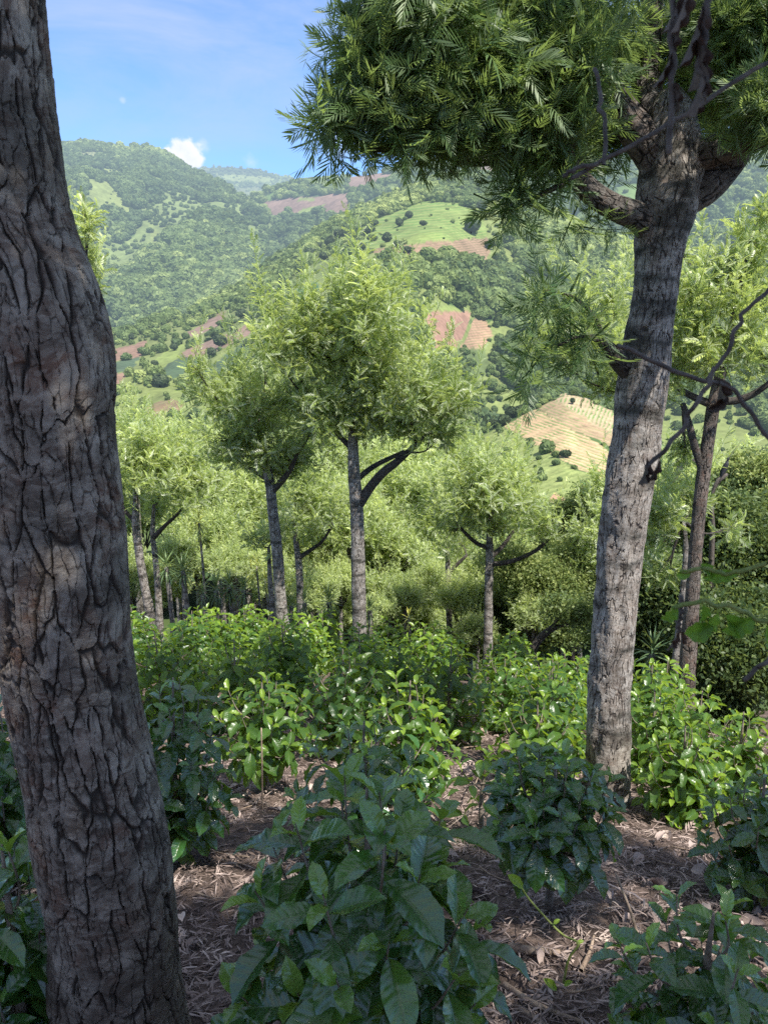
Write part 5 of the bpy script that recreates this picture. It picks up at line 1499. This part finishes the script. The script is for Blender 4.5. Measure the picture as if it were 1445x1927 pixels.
# green sprout by the small bush
sp0 = at(1075, 1822, 2.35)
t = thing('green_sprout', 'thin yellow green vine sprout bent over the litter at bottom right of centre', 'sprout', sp0)
limb(t, 'stem', [(1060, 1850, 5, 2.35), (1072, 1800, 4.5, 2.35), (1088, 1776, 4, 2.35), (1060, 1760, 4, 2.4), (1020, 1720, 4, 2.45), (990, 1685, 3.5, 2.5), (982, 1672, 3, 2.5)], M['greenstem'], 6, .01, 0, 1)
acc = Acc()
for (px, py, d, s_) in [(1048, 1866, (-.6, .2, .6), .06), (1060, 1855, (.4, -.2, .5), .04), (985, 1675, (-.5, .2, .5), .07), (1083, 1776, (.6, 0, .3), .03), (1040, 1740, (.5, .1, .4), .03)]:
    tp = LEAF_LO[2]
    v, q = inst(tp, basis(np.array([d], float), np.array([[0, -.5, 1.0]])), [s_], at(px, py, 2.4)[None])
    acc.add(v, q, tint=np.full(len(tp[0]), .9), luv=tp[2])
acc.build('foliage', M['coffee'], t)
# stake by the yellowing bush
p0 = at(492, 1480, 4.6)
ps = np.array([[p0[0], 4.6, float(gzn(p0[0], 4.6)) - .05], at(493, 1420, 4.6), at(492, 1370, 4.6)])
S = spline(np.column_stack([ps, [.006, .006, .005]]), 12)
v, q, bk = tube(S[:, :3], S[:, 3], 6)
tag(new_obj('thin_stake', v, q, M['stick']), 'thin pale stake beside the coffee bush with yellowing top leaves', 'stake')

# ------------------------------------------------------------------ twigs and leaves hanging close by at the right
def near_twig(label, rows, mt='twig', name='dry_twig', cat='twig', leaves=(), lmat='deadleaf'):
    C = spline(ctl([(a, b_, w_ * (.58 if mt == 'twig' else .42), c_) for a, b_, w_, c_ in rows]), 14)
    rj = np.random.default_rng(int(rows[0][0] * 7 + rows[-1][1]))
    C[1:-1, :3] += rj.normal(size=(12, 3)) * .0025
    C[:, 3] *= rj.uniform(.9, 1.12, 14)
    t = thing(name, label, cat, C[0, :3])
    limb(t, 'stem', None, M[mt], 8, .006, .1, 3, raw=C)
    for (px, py, w, h, Y, rot, curl) in leaves:
        c = at(px, py, Y)
        k = zc(px, py, Y) / F
        tp = coffee_leaf(9, 15, .6 * curl, .7 * curl, 0, 2.0, int(px), w / h, curl * .9)
        d = np.array([math.sin(rot), .15, -math.cos(rot)])
        v, q = inst(tp, basis(d[None], np.array([[.3, -1.0, .2]])), [h * k], c[None])
        new_obj('leaf', v, q, M[lmat], t, {'tint': np.full(len(v), random.uniform(.35, .8)), 'luv': tp[2]})
    return t
near_twig('long bare twig crossing diagonally in front of the big fork at upper right', [(1500, 90, 9, 1.5), (1390, 152, 9, 1.5), (1290, 214, 9, 1.5), (1190, 270, 9, 1.5), (1125, 308, 8, 1.5), (1075, 336, 7, 1.5)])
near_twig('thin side twig forking from the diagonal bare one', [(1125, 308, 6, 1.5), (1100, 312, 5, 1.5), (1060, 330, 3.5, 1.5)])
near_twig('thin upright dead twig hanging against the dark canopy at upper right', [(1135, 310, 6, 1.5), (1137, 255, 6, 1.52), (1130, 190, 5, 1.55), (1118, 130, 4, 1.6)])
near_twig('shrivelled dead vine hanging from the top right corner, nearest the trunk', [(1268, -80, 9, 1.1), (1266, 40, 8, 1.1), (1262, 110, 8, 1.1), (1264, 180, 6, 1.1), (1258, 290, 4, 1.1)], leaves=[(1266, 40, 20, 60, 1.1, .2, 1.2), (1268, 90, 22, 70, 1.1, -.3, 1.4), (1264, 150, 20, 60, 1.1, .3, 1.5), (1285, -30, 30, 80, 1.1, -.2, 1.2)])
near_twig('thick shrivelled dead leaf cluster hanging at the top right', [(1335, -80, 10, 1.0), (1325, 20, 10, 1.0), (1318, 100, 9, 1.0), (1322, 190, 7, 1.0)], leaves=[(1322, 0, 42, 110, 1.0, -.1, 1.1), (1306, 60, 34, 100, 1.0, .3, 1.4), (1320, 130, 30, 80, 1.0, 0, 1.6), (1295, -30, 30, 80, 1.0, -.1, 1.3), (1326, 110, 24, 90, 1.0, .1, 1.2)])
near_twig('bare twig with a dark curled leaf crossing the dark barked tree', [(1160, 650, 7, 1.4), (1250, 686, 8, 1.4), (1330, 718, 8, 1.4), (1375, 735, 9, 1.4), (1420, 790, 9, 1.4), (1460, 850, 9, 1.4)], leaves=[(1350, 708, 34, 54, 1.4, .3, 1.0), (1372, 745, 26, 44, 1.4, -.9, 1.0)])
near_twig('thin arching twig rising to the right edge above the curled dark leaf', [(1330, 716, 6, 1.4), (1362, 668, 6, 1.4), (1400, 590, 5, 1.4), (1460, 530, 5, 1.4)])
near_twig('hanging dry leaf pair blurred in front of the big grey trunk', [(1345, 690, 4, 1.3), (1290, 790, 4, 1.3), (1238, 860, 4, 1.3), (1215, 880, 4, 1.3)], leaves=[(1242, 862, 18, 56, 1.3, -.25, .9), (1216, 860, 22, 60, 1.3, .05, 1.2)])
near_twig('pair of small dry leaves hanging before the thin pale pole', [(1280, 1120, 3, 1.3), (1278, 1160, 3, 1.3), (1276, 1190, 3, 1.3)], leaves=[(1277, 1186, 18, 50, 1.3, -.25, .7), (1280, 1186, 16, 40, 1.3, .3, .7)])
near_twig('grey cane slanting in from the lower right edge', [(1520, 1190, 14, 1.2), (1450, 1235, 13, 1.2), (1400, 1280, 10, 1.2)])
near_twig('bright green leafy vine reaching in from the right edge', [(1520, 1190, 6, 1.25), (1440, 1170, 6, 1.25), (1370, 1142, 5, 1.25), (1310, 1136, 4, 1.25), (1265, 1144, 3, 1.25)], 'greenstem', 'leafy_vine', 'vine',
          leaves=[(1352, 1150, 34, 60, 1.25, -.5, .5), (1362, 1155, 40, 62, 1.25, .7, .5), (1345, 1178, 44, 54, 1.25, -1.2, .4), (1322, 1136, 30, 40, 1.25, .1, .5), (1275, 1140, 32, 40, 1.25, -.7, .6), (1425, 1160, 44, 66, 1.25, -1.0, .5), (1445, 1120, 44, 70, 1.25, .9, .5), (1440, 1175, 40, 50, 1.25, .3, .5)], lmat='vine')
near_twig('small green vine sprig with two thin leaves before the dark barked tree', [(1440, 1060, 4, 1.3), (1380, 1078, 4, 1.3), (1310, 1070, 3, 1.3), (1280, 1075, 3, 1.3)], 'greenstem', 'leafy_vine', 'vine',
          leaves=[(1395, 1076, 26, 66, 1.3, -1.3, .5), (1315, 1060, 24, 46, 1.3, .9, .5), (1300, 1078, 20, 26, 1.3, -1.3, .5)], lmat='vine')

# ------------------------------------------------------------------ light, sky, camera
AZ, EL = R(140), R(57)
sd = Vector((math.sin(AZ) * math.cos(EL), math.cos(AZ) * math.cos(EL), math.sin(EL)))
su = bpy.data.lights.new('sun', 'SUN')
su.energy, su.angle, su.color = 5.0, R(0.5), (1.0, 0.955, 0.87)
so = bpy.data.objects.new('sun', su)
COL.objects.link(so)
so.rotation_euler = (-sd).to_track_quat('-Z', 'Y').to_euler()
w = bpy.data.worlds.new('World')
scene.world = w
w.use_nodes = True
nt = w.node_tree
nt.nodes.clear()
N = NT(nt)
sky = N.n('ShaderNodeTexSky', None, sky_type='NISHITA', sun_disc=False, sun_elevation=EL, sun_rotation=AZ, altitude=1500.0, air_density=1.0, dust_density=0.6, ozone_density=1.5)
tc = N.n('ShaderNodeTexCoord').outputs['Generated']
wis = N.noise(N.n('ShaderNodeVectorMath', {0: tc, 1: (1.6, 1.6, 5.0)}, operation='MULTIPLY').outputs[0], 2.2, 6.0, 0.6, 0.6).outputs[0]
zz = N.n('ShaderNodeSeparateXYZ', {0: tc}).outputs[2]
hi_ = N.n('ShaderNodeMapRange', {0: zz, 1: 0.18, 2: 0.42}).outputs[0]
wf = N.math('MULTIPLY', N.ramp(wis, [(0.36, 0.0), (0.66, 1.0)]), N.math('ADD', 0.16, N.math('MULTIPLY', hi_, 0.9)))
tn = N.mix(N.n('ShaderNodeMapRange', {0: zz, 1: 0.18, 2: 0.42}).outputs[0], (0.60, 0.80, 1.02), (0.78, 0.89, 1.02))
sk = N.n('ShaderNodeVectorMath', {0: sky.outputs[0], 1: tn}, operation='MULTIPLY').outputs[0]
scol = N.mix(wf, sk, (2.1, 2.55, 3.8))
ov = N.n('ShaderNodeMapRange', {0: zz, 1: 0.50, 2: 0.85, 3: 0.0, 4: 0.6}, interpolation_type='SMOOTHSTEP').outputs[0]  # white cloud cover added overhead, out of view, to neutralise and lift skylight
scol = N.mix(N.math('MULTIPLY', ov, N.ramp(wis, [(0.3, 0.3), (0.6, 1.0)])), scol, (3.5, 3.5, 3.6))
# small cumulus beyond the mountain
cd = at(348, 292, 1000.0) - np.array([0, 0, CZ]); cd = cd / np.linalg.norm(cd)
def puff(px, py, rad):
    d = at(px, py, 1000.0) - np.array([0, 0, CZ]); d = d / np.linalg.norm(d)
    dist = N.n('ShaderNodeVectorMath', {0: tc, 1: tuple(float(c) for c in d)}, operation='DISTANCE').outputs['Value']
    return N.math('SUBTRACT', 1.0, N.math('DIVIDE', dist, rad))
pn = N.noise(tc, 55.0, 5.0, 0.6).outputs[0]
fld = None
for (px, py, rad) in [(340, 284, .017), (352, 296, .022), (330, 292, .014), (368, 304, .014), (345, 306, .022), (322, 290, .010)]:
    f = puff(px, py, rad)
    fld = f if fld is None else N.math('MAXIMUM', fld, f)
cl = N.n('ShaderNodeMapRange', {0: N.math('ADD', fld, N.math('MULTIPLY', N.math('SUBTRACT', pn, .5), 1.3)), 1: 0.02, 2: 0.45}, interpolation_type='SMOOTHSTEP').outputs[0]
f2 = None
for (px, py, rad) in [(472, 306, .012), (232, 190, .005), (640, 268, .025), (380, 276, .012)]:
    f = puff(px, py, rad)
    f2 = f if f2 is None else N.math('MAXIMUM', f2, f)
cl2 = N.math('MULTIPLY', N.n('ShaderNodeMapRange', {0: N.math('ADD', f2, N.math('MULTIPLY', N.math('SUBTRACT', pn, .5), 1.6)), 1: 0.1, 2: 0.9}, interpolation_type='SMOOTHSTEP').outputs[0], 0.35)
scol = N.mix(cl2, scol, (3.2, 3.5, 4.1))
scol = N.mix(cl, scol, N.mix(pn, (2.7, 3.0, 3.7), (4.4, 4.4, 4.4)))
bg = N.n('ShaderNodeBackground', {'Color': scol, 'Strength': 0.15})
N.n('ShaderNodeOutputWorld', {'Surface': bg.outputs[0]})

cam = bpy.data.cameras.new('camera')
co = bpy.data.objects.new('camera', cam)
COL.objects.link(co)
co.location = (0, 0, CZ)
co.rotation_euler = (math.pi / 2 - PITCH, 0, 0)
cam.sensor_fit = 'VERTICAL'
cam.sensor_height = 36.0
cam.sensor_width = 27.0
cam.lens = 36.0 * F / H0
cam.clip_start, cam.clip_end = 0.05, 30000
cam.dof.use_dof = True
cam.dof.focus_distance = 5.0
cam.dof.aperture_fstop = cam.lens / 3.6
scene.camera = co
scene.view_settings.view_transform = 'Standard'
scene.view_settings.look = 'None'
scene.view_settings.exposure = 0
scene.render.engine = 'CYCLES'
cy = scene.cycles
cy.max_bounces, cy.diffuse_bounces, cy.glossy_bounces, cy.transmission_bounces, cy.transparent_max_bounces = 4, 3, 1, 3, 2
cy.film_exposure = 1.85
cy.adaptive_threshold = 0.02
cy.caustics_reflective = cy.caustics_refractive = False
cy.use_denoising = False
cy.denoiser = 'OPENIMAGEDENOISE'
cy.denoising_prefilter = 'ACCURATE'
cy.sample_clamp_indirect = 6.0
